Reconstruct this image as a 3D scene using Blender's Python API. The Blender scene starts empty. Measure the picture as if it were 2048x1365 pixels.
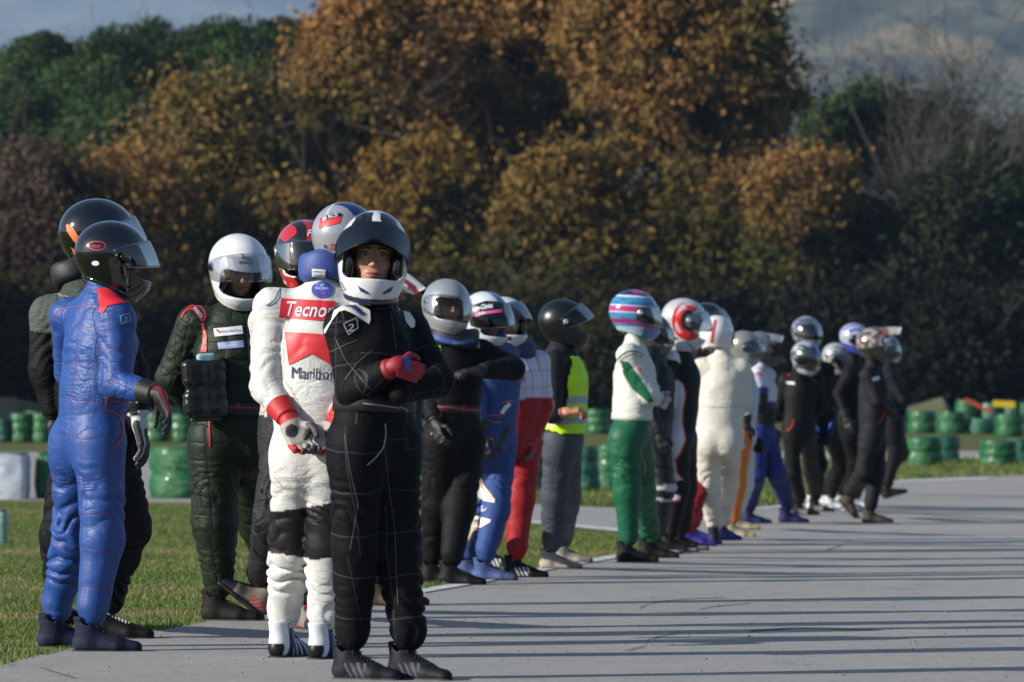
import bpy, bmesh, math, random
import numpy as np
from mathutils import Vector, Matrix
from mathutils.bvhtree import BVHTree

random.seed(7)
RNG = np.random.default_rng(7)
SC = bpy.context.scene
COL = SC.collection
R = math.radians

# ------------------------------------------------------------------ camera, sky, sun, exposure
W0, H0 = 2048.0, 1365.0
F = 11120.0            # focal length in photo pixels
CH = 0.93             # camera height
HZ = 848.0            # row of the horizon
PITCH = math.atan((HZ - H0 / 2) / F)
SUN_EL, SUN_AZ = 22.0, 22.0     # sun stands to the left and a little behind the camera
EXPOSURE = 1.27

cam_d = bpy.data.cameras.new('camera')
cam = bpy.data.objects.new('camera', cam_d); COL.objects.link(cam)
cam_d.sensor_width = 36.0
cam_d.lens = F / W0 * 36.0
cam_d.clip_start = 0.2; cam_d.clip_end = 40000
cam.location = (0, 0, CH)
cam.rotation_euler = (math.pi / 2 + PITCH, 0, 0)
cam_d.dof.use_dof = True
cam_d.dof.focus_distance = 22.8
cam_d.dof.aperture_fstop = 7.6
SC.camera = cam

world = bpy.data.worlds.new('World'); SC.world = world; world.use_nodes = True
wn = world.node_tree
bg = wn.nodes['Background']
sky = wn.nodes.new('ShaderNodeTexSky')
sky.sky_type = 'NISHITA'; sky.sun_disc = False
sundir = Vector((-math.cos(R(SUN_AZ)) * math.cos(R(SUN_EL)), -math.sin(R(SUN_AZ)) * math.cos(R(SUN_EL)), math.sin(R(SUN_EL))))
sky.sun_elevation = R(SUN_EL)
sky.sun_rotation = math.atan2(sundir.x, sundir.y)
sky.air_density = 1.0; sky.dust_density = 1.2; sky.ozone_density = 1.6
wn.links.new(sky.outputs[0], bg.inputs[0]); bg.inputs[1].default_value = 0.050

sl = bpy.data.lights.new('sun', 'SUN'); sl.energy = 3.9; sl.angle = R(0.55); sl.color = (1.0, 0.945, 0.87)
so = bpy.data.objects.new('sun', sl); COL.objects.link(so)
so.rotation_euler = sundir.to_track_quat('Z', 'Y').to_euler(); so.location = (-20, -5, 20)

SC.view_settings.view_transform = 'Standard'; SC.view_settings.look = 'None'
SC.view_settings.exposure = EXPOSURE; SC.view_settings.gamma = 1.0
SC.cycles.use_denoising = True
SC.cycles.max_bounces = 6; SC.cycles.transparent_max_bounces = 10
SC.cycles.diffuse_bounces = 2; SC.cycles.glossy_bounces = 3; SC.cycles.volume_bounces = 0
SC.cycles.caustics_reflective = False; SC.cycles.caustics_refractive = False

# ------------------------------------------------------------------ helpers
def lin(h):
    h = h.lstrip('#'); v = [int(h[i:i + 2], 16) / 255 for i in (0, 2, 4)]
    return np.array([c / 12.92 if c <= .04045 else ((c + .055) / 1.055) ** 2.4 for c in v], np.float32)

_c, _s = math.cos(PITCH), math.sin(PITCH)
def ray(px, py):
    u = (px - W0 / 2) / F; v = (H0 / 2 - py) / F
    return np.array([u, _c - v * _s, _s + v * _c])
def at(px, py, Y):
    d = ray(px, py); t = Y / d[1]
    return np.array([d[0] * t, Y, CH + d[2] * t])
ZY = np.array([(-400, 0), (0, 0), (47.6, 0), (59.5, .03), (69.7, .07), (91.8, .21), (127.5, .60), (161.5, 1.0), (238, 2.0), (900, 6), (4000, 10)], float)
def gz(Y): return np.interp(Y, ZY[:, 0], ZY[:, 1])
_YS = np.concatenate([np.arange(5, 290, .08)])
def ground(px, py):
    d = ray(px, py)
    z = CH + d[2] / d[1] * _YS - gz(_YS)
    i = np.where(z <= 0)[0]
    Y = _YS[i[0]] if len(i) else 280.0
    return np.array([d[0] / d[1] * Y, Y, float(gz(Y))])

def mesh_np(name, V, Fq, mat=None, parent=None, loc=None, smooth=True, attrs=None):
    """one mesh object out of numpy vertices and quads/tris"""
    V = np.asarray(V, np.float32); me = bpy.data.meshes.new(name)
    if isinstance(Fq, np.ndarray) and Fq.ndim == 2:
        n, k = Fq.shape
        me.vertices.add(len(V)); me.vertices.foreach_set('co', V.ravel())
        me.loops.add(n * k); me.loops.foreach_set('vertex_index', Fq.astype(np.int32).ravel())
        me.polygons.add(n); me.polygons.foreach_set('loop_start', np.arange(0, n * k, k, dtype=np.int32))
        me.update(calc_edges=True)
    else:
        me.from_pydata([tuple(map(float, v)) for v in V], [], [tuple(map(int, f)) for f in Fq]); me.update()
    if smooth and len(me.polygons): me.polygons.foreach_set('use_smooth', np.ones(len(me.polygons), bool))
    for an, arr in (attrs or {}).items():
        arr = np.asarray(arr, np.float32)
        if arr.shape[1] == 3 and an == 'Col':
            arr = np.concatenate([arr, np.ones((len(arr), 1), np.float32)], 1)
        if arr.shape[1] == 4:
            a = me.attributes.new(an, 'FLOAT_COLOR', 'POINT'); a.data.foreach_set('color', arr.ravel())
        else:
            a = me.attributes.new(an, 'FLOAT_VECTOR', 'POINT'); a.data.foreach_set('vector', arr.ravel())
    o = bpy.data.objects.new(name, me); COL.objects.link(o)
    if mat: me.materials.append(mat)
    if parent: o.parent = parent
    if loc is not None: o.location = tuple(map(float, loc))
    return o
def tag(o, label=None, cat=None, group=None, kind=None):
    if label: o['label'] = label
    if cat: o['category'] = cat
    if group: o['group'] = group
    if kind: o['kind'] = kind
    return o
def empty(name, loc):
    o = bpy.data.objects.new(name, None); COL.objects.link(o); o.location = tuple(map(float, loc)); o.empty_display_size = .2
    return o

class NT:
    def __init__(s, name):
        s.m = bpy.data.materials.new(name); s.m.use_nodes = True; s.t = s.m.node_tree
        s.p = s.t.nodes['Principled BSDF']; s.out = s.t.nodes['Material Output']
    def n(s, typ, **kw):
        x = s.t.nodes.new(typ)
        for k, v in kw.items():
            if k in x.inputs.keys(): x.inputs[k].default_value = v
            else: setattr(x, k, v)
        return x
    def l(s, a, b): s.t.links.new(a, b)
    def val(s, a):
        return a
    def math(s, op, a, b=None, c=None):
        x = s.n('ShaderNodeMath', operation=op)
        for i, q in enumerate((a, b, c)):
            if q is None: continue
            if isinstance(q, (int, float)): x.inputs[i].default_value = q
            else: s.l(q, x.inputs[i])
        return x.outputs[0]
    def mix(s, f, a, b):
        x = s.n('ShaderNodeMix', data_type='RGBA')
        for i, q in ((0, f), (6, a), (7, b)):
            if isinstance(q, (int, float)): x.inputs[i].default_value = q
            elif isinstance(q, (tuple, list, np.ndarray)): x.inputs[i].default_value = (*[float(v) for v in q[:3]], 1)
            else: s.l(q, x.inputs[i])
        return x.outputs[2]
    def noise(s, scale, detail=3, rough=.55, vec=None, dist=0.0):
        x = s.n('ShaderNodeTexNoise'); x.inputs['Scale'].default_value = scale; x.inputs['Detail'].default_value = detail
        x.inputs['Roughness'].default_value = rough; x.inputs['Distortion'].default_value = dist
        if vec is not None: s.l(vec, x.inputs['Vector'])
        return x.outputs[0]
    def ramp(s, f, stops):
        x = s.n('ShaderNodeValToRGB'); cr = x.color_ramp
        while len(cr.elements) < len(stops): cr.elements.new(.5)
        for e, (p, c) in zip(cr.elements, stops):
            e.position = p; e.color = (*[float(v) for v in c[:3]], 1) if not isinstance(c, (int, float)) else (c, c, c, 1)
        s.l(f, x.inputs[0]); return x.outputs[0]
    def bump(s, h, dist, strength=1.0, normal=None):
        x = s.n('ShaderNodeBump'); x.inputs['Distance'].default_value = dist; x.inputs['Strength'].default_value = strength
        s.l(h, x.inputs['Height'])
        if normal is not None: s.l(normal, x.inputs['Normal'])
        return x.outputs[0]
_MC = {}
def simple(name, color, rough=.5, metal=0.0, coat=0.0, noise=None, bumpd=0.0, spec=None):
    key = ('simple', name)
    if key in _MC: return _MC[key]
    t = NT(name); c = lin(color) if isinstance(color, str) else np.array(color, float)
    t.p.inputs['Base Color'].default_value = (*map(float, c), 1)
    t.p.inputs['Roughness'].default_value = rough; t.p.inputs['Metallic'].default_value = metal
    t.p.inputs['Coat Weight'].default_value = coat
    if spec is not None: t.p.inputs['Specular IOR Level'].default_value = spec
    tc = t.n('ShaderNodeTexCoord').outputs['Object']
    f = t.noise(noise or 30, 4, .6, tc)
    t.l(t.mix(f, np.clip(c * .82, 0, 1), np.clip(c * 1.18, 0, 1)), t.p.inputs['Base Color'])
    if bumpd: t.l(t.bump(f, bumpd), t.p.inputs['Normal'])
    _MC[key] = t.m; return t.m
def attr_mat(name, rough=.5, coat=0.0, metal=0.0, stitch=None, sp=.13, sv=.09, quilt=0.0, weave=.0006, sheen=.0, crease=.004, line=.010, spec=.5):
    """cloth or paint whose colours come from the vertex attribute Col; stitch lines follow the limb coordinates"""
    key = (name, rough, coat, metal, None if stitch is None else tuple(map(float, stitch)), sp, sv, quilt, crease, spec)
    if key in _MC: return _MC[key]
    t = NT(name)
    a = t.n('ShaderNodeAttribute', attribute_name='Col').outputs['Color']
    tc = t.n('ShaderNodeTexCoord').outputs['Object']
    nb = t.noise(9, 4, .6, tc)
    col = t.mix(t.math('MULTIPLY', t.math('SUBTRACT', nb, .3), .55), a, t.mix(.5, a, (.0, .0, .0)))
    n = None
    if crease:
        lc = t.n('ShaderNodeAttribute', attribute_name='limb').outputs['Vector']
        mp = t.n('ShaderNodeMapping'); mp.inputs['Scale'].default_value = (19, 6.5, 6.5); t.l(lc, mp.inputs[0])
        r1 = t.math('ABSOLUTE', t.math('SUBTRACT', t.noise(1.0, 3, .55, mp.outputs[0], .9), .5))
        r2 = t.math('ABSOLUTE', t.math('SUBTRACT', t.noise(13, 3, .55, tc, .8), .5))
        msk = t.ramp(t.noise(3.2, 2, .5, tc), [(.38, .15), (.62, 1.0)])
        hh = t.math('MULTIPLY', t.math('ADD', t.math('POWER', t.math('MULTIPLY', r1, 2.0), .7), t.math('MULTIPLY', t.math('POWER', t.math('MULTIPLY', r2, 2.0), .8), .6)), msk)
        n = t.bump(hh, crease)
    if weave:
        n = t.bump(t.noise(260, 2, .5, tc), weave, 1, n)
    if stitch is not None or quilt:
        lv = t.n('ShaderNodeAttribute', attribute_name='limb').outputs['Vector']
        sx = t.n('ShaderNodeSeparateXYZ'); t.l(lv, sx.inputs[0])
        wob = t.math('MULTIPLY', t.math('SUBTRACT', t.noise(5, 2, .5, tc), .5), .05)
        m = []
        f = t.math('FRACT', t.math('DIVIDE', t.math('ADD', t.math('ADD', sx.outputs[0], 10.0), wob), sp))
        m.append(t.math('ABSOLUTE', t.math('SUBTRACT', f, .5)))
        NA = max(3, round(2 * math.pi * .085 / sv)); ang = t.math('ARCTAN2', sx.outputs[2], sx.outputs[1])
        f = t.math('FRACT', t.math('ADD', t.math('MULTIPLY', ang, NA / (2 * math.pi)), t.math('ADD', 20.25, t.math('MULTIPLY', wob, 2.0))))
        m.append(t.math('ABSOLUTE', t.math('SUBTRACT', f, .5)))
        if stitch is not None:
            k1 = t.math('LESS_THAN', m[0], .5 * line * .5 / sp); k2 = t.math('LESS_THAN', m[1], .5 * line * .45 / sv)
            k = t.math('MULTIPLY', t.math('MAXIMUM', k1, k2), .8)
            col = t.mix(k, col, stitch)
        if quilt:
            h1 = t.math('POWER', t.math('MULTIPLY', m[0], 2.0), .45); h2 = t.math('POWER', t.math('MULTIPLY', m[1], 2.0), .45)
            n = t.bump(t.math('MINIMUM', h1, h2), quilt, 1, n)
    t.l(col, t.p.inputs['Base Color'])
    if n is not None: t.l(n, t.p.inputs['Normal'])
    t.p.inputs['Roughness'].default_value = rough; t.p.inputs['Coat Weight'].default_value = coat
    t.p.inputs['Coat Roughness'].default_value = .06
    t.p.inputs['Metallic'].default_value = metal; t.p.inputs['Specular IOR Level'].default_value = spec; t.p.inputs['Sheen Weight'].default_value = sheen
    _MC[key] = t.m; return t.m
def visor_mat(name, tint, refl=.12, rough=.05, fk=.45):
    key = ('visor', name)
    if key in _MC: return _MC[key]
    t = NT(name); nt = t.t; nt.nodes.remove(t.p)
    tr = t.n('ShaderNodeBsdfTransparent'); tr.inputs[0].default_value = (*tint, 1)
    gl = t.n('ShaderNodeBsdfGlossy'); gl.inputs['Roughness'].default_value = rough
    fr = t.n('ShaderNodeFresnel'); fr.inputs['IOR'].default_value = 1.5
    f = t.math('ADD', t.math('MULTIPLY', fr.outputs[0], fk), refl * .35)
    mx = t.n('ShaderNodeMixShader'); t.l(f, mx.inputs[0]); t.l(tr.outputs[0], mx.inputs[1]); t.l(gl.outputs[0], mx.inputs[2])
    t.l(mx.outputs[0], t.out.inputs[0]); _MC[key] = t.m; return t.m

# ------------------------------------------------------------------ noise, distance fields, surface nets
_LAT = np.random.default_rng(3).random((32, 32, 32)).astype(np.float32)
def vnoise(P, freq, off=0.0):
    q = P * freq + off + 100.0
    i = np.floor(q).astype(np.int32); f = q - i; f = f * f * (3 - 2 * f)
    i0 = i & 31; i1 = (i + 1) & 31
    fx, fy, fz = f[..., 0], f[..., 1], f[..., 2]
    def L(a, b, c): return _LAT[a[..., 0], b[..., 1], c[..., 2]]
    a = L(i0, i0, i0) * (1 - fx) + L(i1, i0, i0) * fx; b = L(i0, i1, i0) * (1 - fx) + L(i1, i1, i0) * fx
    c = L(i0, i0, i1) * (1 - fx) + L(i1, i0, i1) * fx; d = L(i0, i1, i1) * (1 - fx) + L(i1, i1, i1) * fx
    return (a * (1 - fy) + b * fy) * (1 - fz) + (c * (1 - fy) + d * fy) * fz
def smin(a, b, k):
    h = np.clip(.5 + .5 * (b - a) / k, 0, 1)
    return b + (a - b) * h - k * h * (1 - h)
def smax(a, b, k): return -smin(-a, -b, k)
def sellip(P, c, r):
    q = P - np.asarray(c, np.float32); r = np.asarray(r, np.float32)
    k0 = np.linalg.norm(q / r, axis=-1); k1 = np.linalg.norm(q / (r * r), axis=-1) + 1e-9
    return k0 * (k0 - 1) / k1
def sseg(P, a, b, ra, rb):
    a = np.asarray(a, np.float32); b = np.asarray(b, np.float32); ba = b - a
    q = P - a; t = np.clip((q @ ba) / max(float(ba @ ba), 1e-9), 0, 1)
    return np.linalg.norm(q - t[..., None] * ba, axis=-1) - (ra + (rb - ra) * t), t
def sbox(P, c, h, r=0.0):
    q = np.abs(P - np.asarray(c, np.float32)) - (np.asarray(h, np.float32) - r)
    return np.linalg.norm(np.maximum(q, 0), axis=-1) + np.minimum(q.max(-1), 0) - r

def surface_nets(D, org, h):
    """naive surface nets on a scalar grid: returns vertices, quads"""
    ins = D < 0
    nx, ny, nz = D.shape
    s = ins[:-1, :-1, :-1].astype(np.int8)
    cnt = np.zeros((nx - 1, ny - 1, nz - 1), np.int8)
    for dx in (0, 1):
        for dy in (0, 1):
            for dz in (0, 1):
                cnt += ins[dx:nx - 1 + dx, dy:ny - 1 + dy, dz:nz - 1 + dz]
    act = (cnt > 0) & (cnt < 8)
    idx = np.argwhere(act); n = len(idx)
    vid = -np.ones(act.shape, np.int32); vid[act] = np.arange(n)
    acc = np.zeros((n, 3), np.float32); num = np.zeros(n, np.float32)
    cor = [(a, b, c) for a in (0, 1) for b in (0, 1) for c in (0, 1)]
    cv = {c: D[idx[:, 0] + c[0], idx[:, 1] + c[1], idx[:, 2] + c[2]] for c in cor}
    for a in cor:
        for ax in range(3):
            if a[ax]: continue
            b = list(a); b[ax] = 1; b = tuple(b)
            va, vb = cv[a], cv[b]
            m = (va < 0) != (vb < 0)
            t = np.where(m, va / np.where(m, va - vb, 1), 0)
            p = np.zeros((n, 3), np.float32); p[:] = a; p[:, ax] += t
            acc += p * m[:, None]; num += m
    V = (idx + acc / num[:, None]) * h + org
    Q = []
    for ax in range(3):
        sl0 = [slice(None)] * 3; sl1 = [slice(None)] * 3
        sl0[ax] = slice(0, -1); sl1[ax] = slice(1, None)
        e = ins[tuple(sl0)] != ins[tuple(sl1)]
        o1, o2 = [(1, 2), (2, 0), (0, 1)][ax]
        g = np.argwhere(e)
        ok = (g[:, o1] > 0) & (g[:, o2] > 0) & (g[:, o1] < D.shape[o1] - 1) & (g[:, o2] < D.shape[o2] - 1)
        g = g[ok]
        d1 = np.zeros(3, int); d1[o1] = 1; d2 = np.zeros(3, int); d2[o2] = 1
        def vi(q): return vid[q[:, 0], q[:, 1], q[:, 2]]
        q = np.stack([vi(g - d1 - d2), vi(g - d2), vi(g), vi(g - d1)], 1)
        fl = ins[tuple(g.T)]
        q[~fl] = q[~fl][:, ::-1]
        Q.append(q)
    Q = np.concatenate(Q); Q = Q[(Q >= 0).all(1)]
    return V.astype(np.float32), Q.astype(np.int32)
def sdf_mesh(fn, lo, hi, h):
    lo = np.asarray(lo, float); hi = np.asarray(hi, float)
    ax = [np.arange(lo[i], hi[i] + h, h, dtype=np.float32) for i in range(3)]
    P = np.stack(np.meshgrid(*ax, indexing='ij'), -1)
    return surface_nets(fn(P.reshape(-1, 3)).reshape(P.shape[:3]), lo.astype(np.float32), h)

# ------------------------------------------------------------------ projected patches and lettering (real thin meshes lying on the cloth)
def bvh_of(V, Q): return BVHTree.FromPolygons([tuple(map(float, v)) for v in V], [tuple(map(int, f)) for f in Q])
class Target:
    """surface in coordinates relative to the person's root"""
    def __init__(s, V, Q, root): s.b = bvh_of(V, Q); s.root = np.asarray(root, float)
    def cast(s, px, py, off):
        d = ray(px, py); d = Vector(d).normalized()
        o = Vector((0, 0, CH)) - Vector(s.root)
        loc, nor, i, dist = s.b.ray_cast(o, d)
        if loc is None: return None
        if nor.dot(d) > 0: nor = -nor
        return np.array(loc + nor * off * .35 - d * off * .65)
def lay(bm2d, tgt, off, name, mat, parent, maxlen):
    """bm2d: bmesh in photo pixels (x, y down); laid on to the target surface"""
    for _ in range(6):
        es = [e for e in bm2d.edges if e.calc_length() > maxlen]
        if not es: break
        bmesh.ops.subdivide_edges(bm2d, edges=es, cuts=1)
        bmesh.ops.triangulate(bm2d, faces=bm2d.faces[:])
    dead = []; pos = {}
    for v in bm2d.verts:
        p = tgt.cast(v.co.x, v.co.y, off)
        if p is None: dead.append(v)
        else: pos[v] = p
    if pos:
        # keep points from falling far behind their neighbours
        for v in list(pos):
            nb = [pos[e.other_vert(v)][1] for e in v.link_edges if e.other_vert(v) in pos]
            if nb and pos[v][1] - min(nb) > .06: dead.append(v)
    bmesh.ops.delete(bm2d, geom=list(set(dead)), context='VERTS')
    for v in bm2d.verts: v.co = Vector(pos[v])
    if not bm2d.faces: bm2d.free(); return None
    me = bpy.data.meshes.new(name); bm2d.to_mesh(me); bm2d.free()
    me.polygons.foreach_set('use_smooth', np.ones(len(me.polygons), bool))
    o = bpy.data.objects.new(name, me); COL.objects.link(o); me.materials.append(mat); o.parent = parent
    return o
def patch(pts, tgt, mat, parent, name='patch', off=.003, maxlen=5.0, label=None):
    bm = bmesh.new(); vs = [bm.verts.new((x, y, 0)) for x, y in pts]; bm.faces.new(vs)
    bmesh.ops.triangulate(bm, faces=bm.faces[:])
    o = lay(bm, tgt, off, name, mat, parent, maxlen)
    if o and label: o['label'] = label
    return o
def stripe(pts, w, tgt, mat, parent, name='piping', off=.003, step=4.0):
    """a ribbon following a pixel polyline on the surface"""
    P = []
    for (x0, y0), (x1, y1) in zip(pts[:-1], pts[1:]):
        n = max(1, int(math.hypot(x1 - x0, y1 - y0) / step))
        for i in range(n): P.append((x0 + (x1 - x0) * i / n, y0 + (y1 - y0) * i / n))
    P.append(pts[-1]); P = np.array(P, float)
    if len(P) > 4:
        for _ in range(2): P[1:-1] = (P[:-2] + 2 * P[1:-1] + P[2:]) / 4
    T = np.gradient(P, axis=0); T /= np.linalg.norm(T, axis=1)[:, None] + 1e-9
    N = np.stack([-T[:, 1], T[:, 0]], 1) * w / 2
    V, Fc, prev = [], [], None
    for a, b in zip(P + N, P - N):
        m = (a + b) / 2; p = tgt.cast(*m, off)
        if p is None: prev = None; continue
        q0 = tgt.cast(*a, off); q1 = tgt.cast(*b, off)
        if q0 is None or abs(q0[1] - p[1]) > .03: q0 = p
        if q1 is None or abs(q1[1] - p[1]) > .03: q1 = p
        V += [q0, q1]; i = len(V)
        if prev is not None and abs(p[1] - prev) < .06: Fc.append((i - 4, i - 3, i - 1, i - 2))
        prev = p[1]
    if not Fc: return None
    runs = [[Fc[0]]]
    for f0, f1 in zip(Fc[:-1], Fc[1:]):
        if f1[0] == f0[0] + 2: runs[-1].append(f1)
        else: runs.append([f1])
    rn = max(runs, key=len); lo = rn[0][0]; hi = max(rn[-1]) + 1
    return mesh_np(name, V[lo:hi], [tuple(i - lo for i in f) for f in rn], mat, parent)
def lettering(text, x, y, size, tgt, mat, parent, angle=0.0, sx=1.0, shear=0.0, bold=0.0, off=.005, name='lettering', maxlen=4.0, align='LEFT'):
    cu = bpy.data.curves.new('t', 'FONT'); cu.body = text; cu.size = size; cu.shear = shear; cu.offset = bold * size; cu.resolution_u = 3
    cu.align_x = align; cu.fill_mode = 'FRONT'
    ob = bpy.data.objects.new('t', cu); COL.objects.link(ob)
    me = bpy.data.meshes.new_from_object(ob.evaluated_get(bpy.context.evaluated_depsgraph_get()))
    bpy.data.objects.remove(ob); bpy.data.curves.remove(cu)
    bm = bmesh.new(); bm.from_mesh(me); bpy.data.meshes.remove(me)
    ca, sa = math.cos(R(angle)), math.sin(R(angle))
    for v in bm.verts:
        a, b = v.co.x * sx, v.co.y
        v.co = (x + a * ca + b * sa, y + a * sa - b * ca, 0)
    bmesh.ops.triangulate(bm, faces=bm.faces[:])
    return lay(bm, tgt, off, name, mat, parent, maxlen)
# ------------------------------------------------------------------ hands, shoes, head, helmet (built once, then posed)
def nrm(v): v = np.asarray(v, float); return v / (np.linalg.norm(v) + 1e-12)
def hand_geo(curl, spread=0.0, thumb=.4):
    """right hand, wrist at origin, fingers +Y, palm facing -Z, thumb towards -X"""
    segs = []
    L = [.072, .080, .075, .060]; X = [-.031, -.0105, .0105, .030]; Y = [.088, .092, .090, .083]
    for i in range(4):
        c = curl * (1 + .08 * i); p = np.array([X[i], Y[i], 0.0]); a = 0.0
        for j, (fr, ca) in enumerate(((.45, .75), (.31, 1.0), (.24, .7))):
            a += c * ca
            d = np.array([spread * (i - 1.5) * .35, math.cos(a), -math.sin(a)]); q = p + nrm(d) * L[i] * fr
            r0 = .0112 - .0008 * j; segs.append((p, q, r0, r0 - .0008)); p = q
    t0 = np.array([-.030, .028, -.006]); t1 = t0 + nrm([-.75, .6, -.35 - thumb * .4]) * .040; t2 = t1 + nrm([-.25 + thumb * .5, .85, -.45]) * .032; t3 = t2 + nrm([.0 + thumb * .5, .85, -.5]) * .024
    segs += [(t0, t1, .0165, .0135), (t1, t2, .0130, .0115), (t2, t3, .0115, .0100)]
    def fn(P):
        d = sbox(P, (0, .048, -.001), (.042, .050, .0165), .015)
        d = smin(d, sseg(P, (0, -.045, 0), (0, .015, 0), .034, .029)[0], .02)
        cuff = sseg(P, (0, -.085, 0), (0, -.035, 0), .050, .041)[0]
        cuff = np.maximum(cuff, np.abs(P[:, 1] + .056) - .034)
        for a, b, ra, rb in segs:
            d = smin(d, sseg(P, a, b, ra, rb)[0], .006)
        return smin(d, cuff, .004)
    V, Q = sdf_mesh(fn, (-.10, -.10, -.13), (.065, .20, .065), .0042)
    fing = np.zeros(len(V))
    for k, (a, b, ra, rb) in enumerate(segs):
        m = np.abs(sseg(V, a, b, ra, rb)[0]) < .004; fing[m] = 1
    return V, Q, fing
HANDS = {}
def hand(curl=.45, spread=0.0, thumb=.4):
    k = (curl, spread, thumb)
    if k not in HANDS: HANDS[k] = hand_geo(*k)
    return HANDS[k]

def tube(pts, rad, sides=7):
    V, Fq = [], []; pts = [np.array(p, float) for p in pts]
    for i, p in enumerate(pts):
        d = nrm(pts[min(i + 1, len(pts) - 1)] - pts[max(i - 1, 0)]); a = nrm(np.cross(d, (.3, 1, .2))); b = np.cross(d, a)
        for j in range(sides):
            u = 2 * math.pi * j / sides; V.append(p + (a * math.cos(u) + b * math.sin(u)) * rad[i])
    for i in range(len(pts) - 1):
        for j in range(sides): Fq.append((i * sides + j, i * sides + (j + 1) % sides, (i + 1) * sides + (j + 1) % sides, (i + 1) * sides + j))
    return V, Fq
def shoe_foot(P, w=1.0):
    d = sseg(P * np.array([1 / w, 1, 1], np.float32), (0, -.048, -.052), (0, .10, -.068), .038, .038)[0]
    d = smin(d, sseg(P * np.array([1, 1, 1.25], np.float32), (.006, .10, -.076), (.010, .170, -.086), .042, .034)[0], .018)
    d = smin(d, sseg(P, (0, -.012, -.02), (0, .090, -.052), .042, .028)[0], .03)
    return d
def shoe_up(P):
    d = smin(shoe_foot(P), sseg(P * np.array([1.08, .92, 1], np.float32), (0, -.026, .055), (0, -.020, -.03), .050, .041)[0], .03)
    d = smax(d, P[:, 2] - .060, .008)
    d = np.maximum(d, -sseg(P, (0, -.02, .2), (0, -.02, .045), .045, .045)[0])
    return smax(d, -.082 - P[:, 2], .006)
def shoe_sole(P):
    q = P.copy(); q[:, 2] = np.clip(q[:, 2], -.062, None)
    return smax(shoe_foot(q) - .004, np.abs(P[:, 2] + .0865) - .0085, .005)
SHOE = sdf_mesh(shoe_up, (-.07, -.11, -.10), (.075, .225, .08), .005)
SOLE = sdf_mesh(shoe_sole, (-.07, -.12, -.105), (.075, .23, -.06), .0045)

def head_sdf(P):
    A = P.copy(); A[:, 0] = np.abs(A[:, 0])
    d = sellip(P, (0, -.012, .035), (.074, .096, .105))
    d = smin(d, sellip(P, (0, .030, -.050), (.055, .058, .066)), .035)
    d = smin(d, sellip(A, (.040, .055, -.018), (.020, .022, .020)), .02)
    d = smin(d, sseg(A, (.0, .080, .036), (.042, .070, .034), .0085, .007)[0], .012)
    d = smax(d, -sellip(A, (.031, .094, .014), (.017, .014, .011)), .010)
    d = smin(d, sseg(P, (0, .080, .022), (0, .103, -.020), .0075, .0105)[0], .010)
    d = smin(d, sellip(A, (.0105, .095, -.024), (.0075, .0085, .006)), .005)
    d = smin(d, sellip(P, (0, .083, -.050), (.025, .013, .0065)), .004)
    d = smin(d, sellip(P, (0, .081, -.062), (.021, .012, .0075)), .004)
    d = smin(d, sellip(P, (0, .068, -.092), (.020, .016, .016)), .02)
    d = smin(d, sseg(P, (0, -.012, -.06), (0, -.012, -.115), .050, .048)[0], .03)
    d = smin(d, sellip(A, (.077, -.008, .0), (.008, .018, .032)), .006)
    d = smin(d, sellip(A, (.031, .0745, .0135), (.0135, .0135, .0135)), .0015)
    return d
HEAD = sdf_mesh(head_sdf, (-.10, -.125, -.19), (.10, .125, .15), .0034)
def head_cols(V, hair):
    c = np.tile(lin('#aa7e68'), (len(V), 1)) * (.82 + .36 * vnoise(V.astype(np.float32), 60))[:, None]; x = np.abs(V[:, 0]); y = V[:, 1]; z = V[:, 2]
    ck = np.exp(-(((x - .043) / .02) ** 2 + ((z + .028) / .018) ** 2)) * (y > .03)
    c = c * (1 - .35 * ck[:, None]) + lin('#c4705c') * .35 * ck[:, None]
    nz = np.exp(-((x / .012) ** 2 + ((z + .02) / .012) ** 2)) * (y > .07); c = c * (1 - .3 * nz[:, None]) + lin('#c4705c') * .3 * nz[:, None]
    lips = (x < .022) & (np.abs(z + .055) < .0095 - x * .25) & (y > .06); c[lips] = lin('#9c5a50')
    br = (x > .013) & (x < .050) & (np.abs(z - .038 + np.abs(x - .03) * .15) < .0045) & (y > .04); c[br] = lin('#4a3020')
    e = np.sqrt((x - .031) ** 2 + (y - .0745) ** 2 + (z - .0135) ** 2); eye = (e < .0148) & (y > .077) & (np.abs(z - .0130) < .0052)
    c[eye] = lin('#8d8780'); rr = np.sqrt((V[:, 0] - np.sign(V[:, 0]) * .031) ** 2 + (z - .0135) ** 2)
    c[eye & (rr < .0065)] = lin('#2c2a28')
    lid = (e < .0165) & (y > .072) & (z > .0205) & (z < .0245); c[lid] = lin('#5a3a2c')
    hr = (z > .085) | ((y < .0) & (z > -.06) & (x < .074)); c[hr] = hair
    c[(z < -.098) | (z < -.05) & (y < .02)] = lin('#14141a')
    return c

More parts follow.
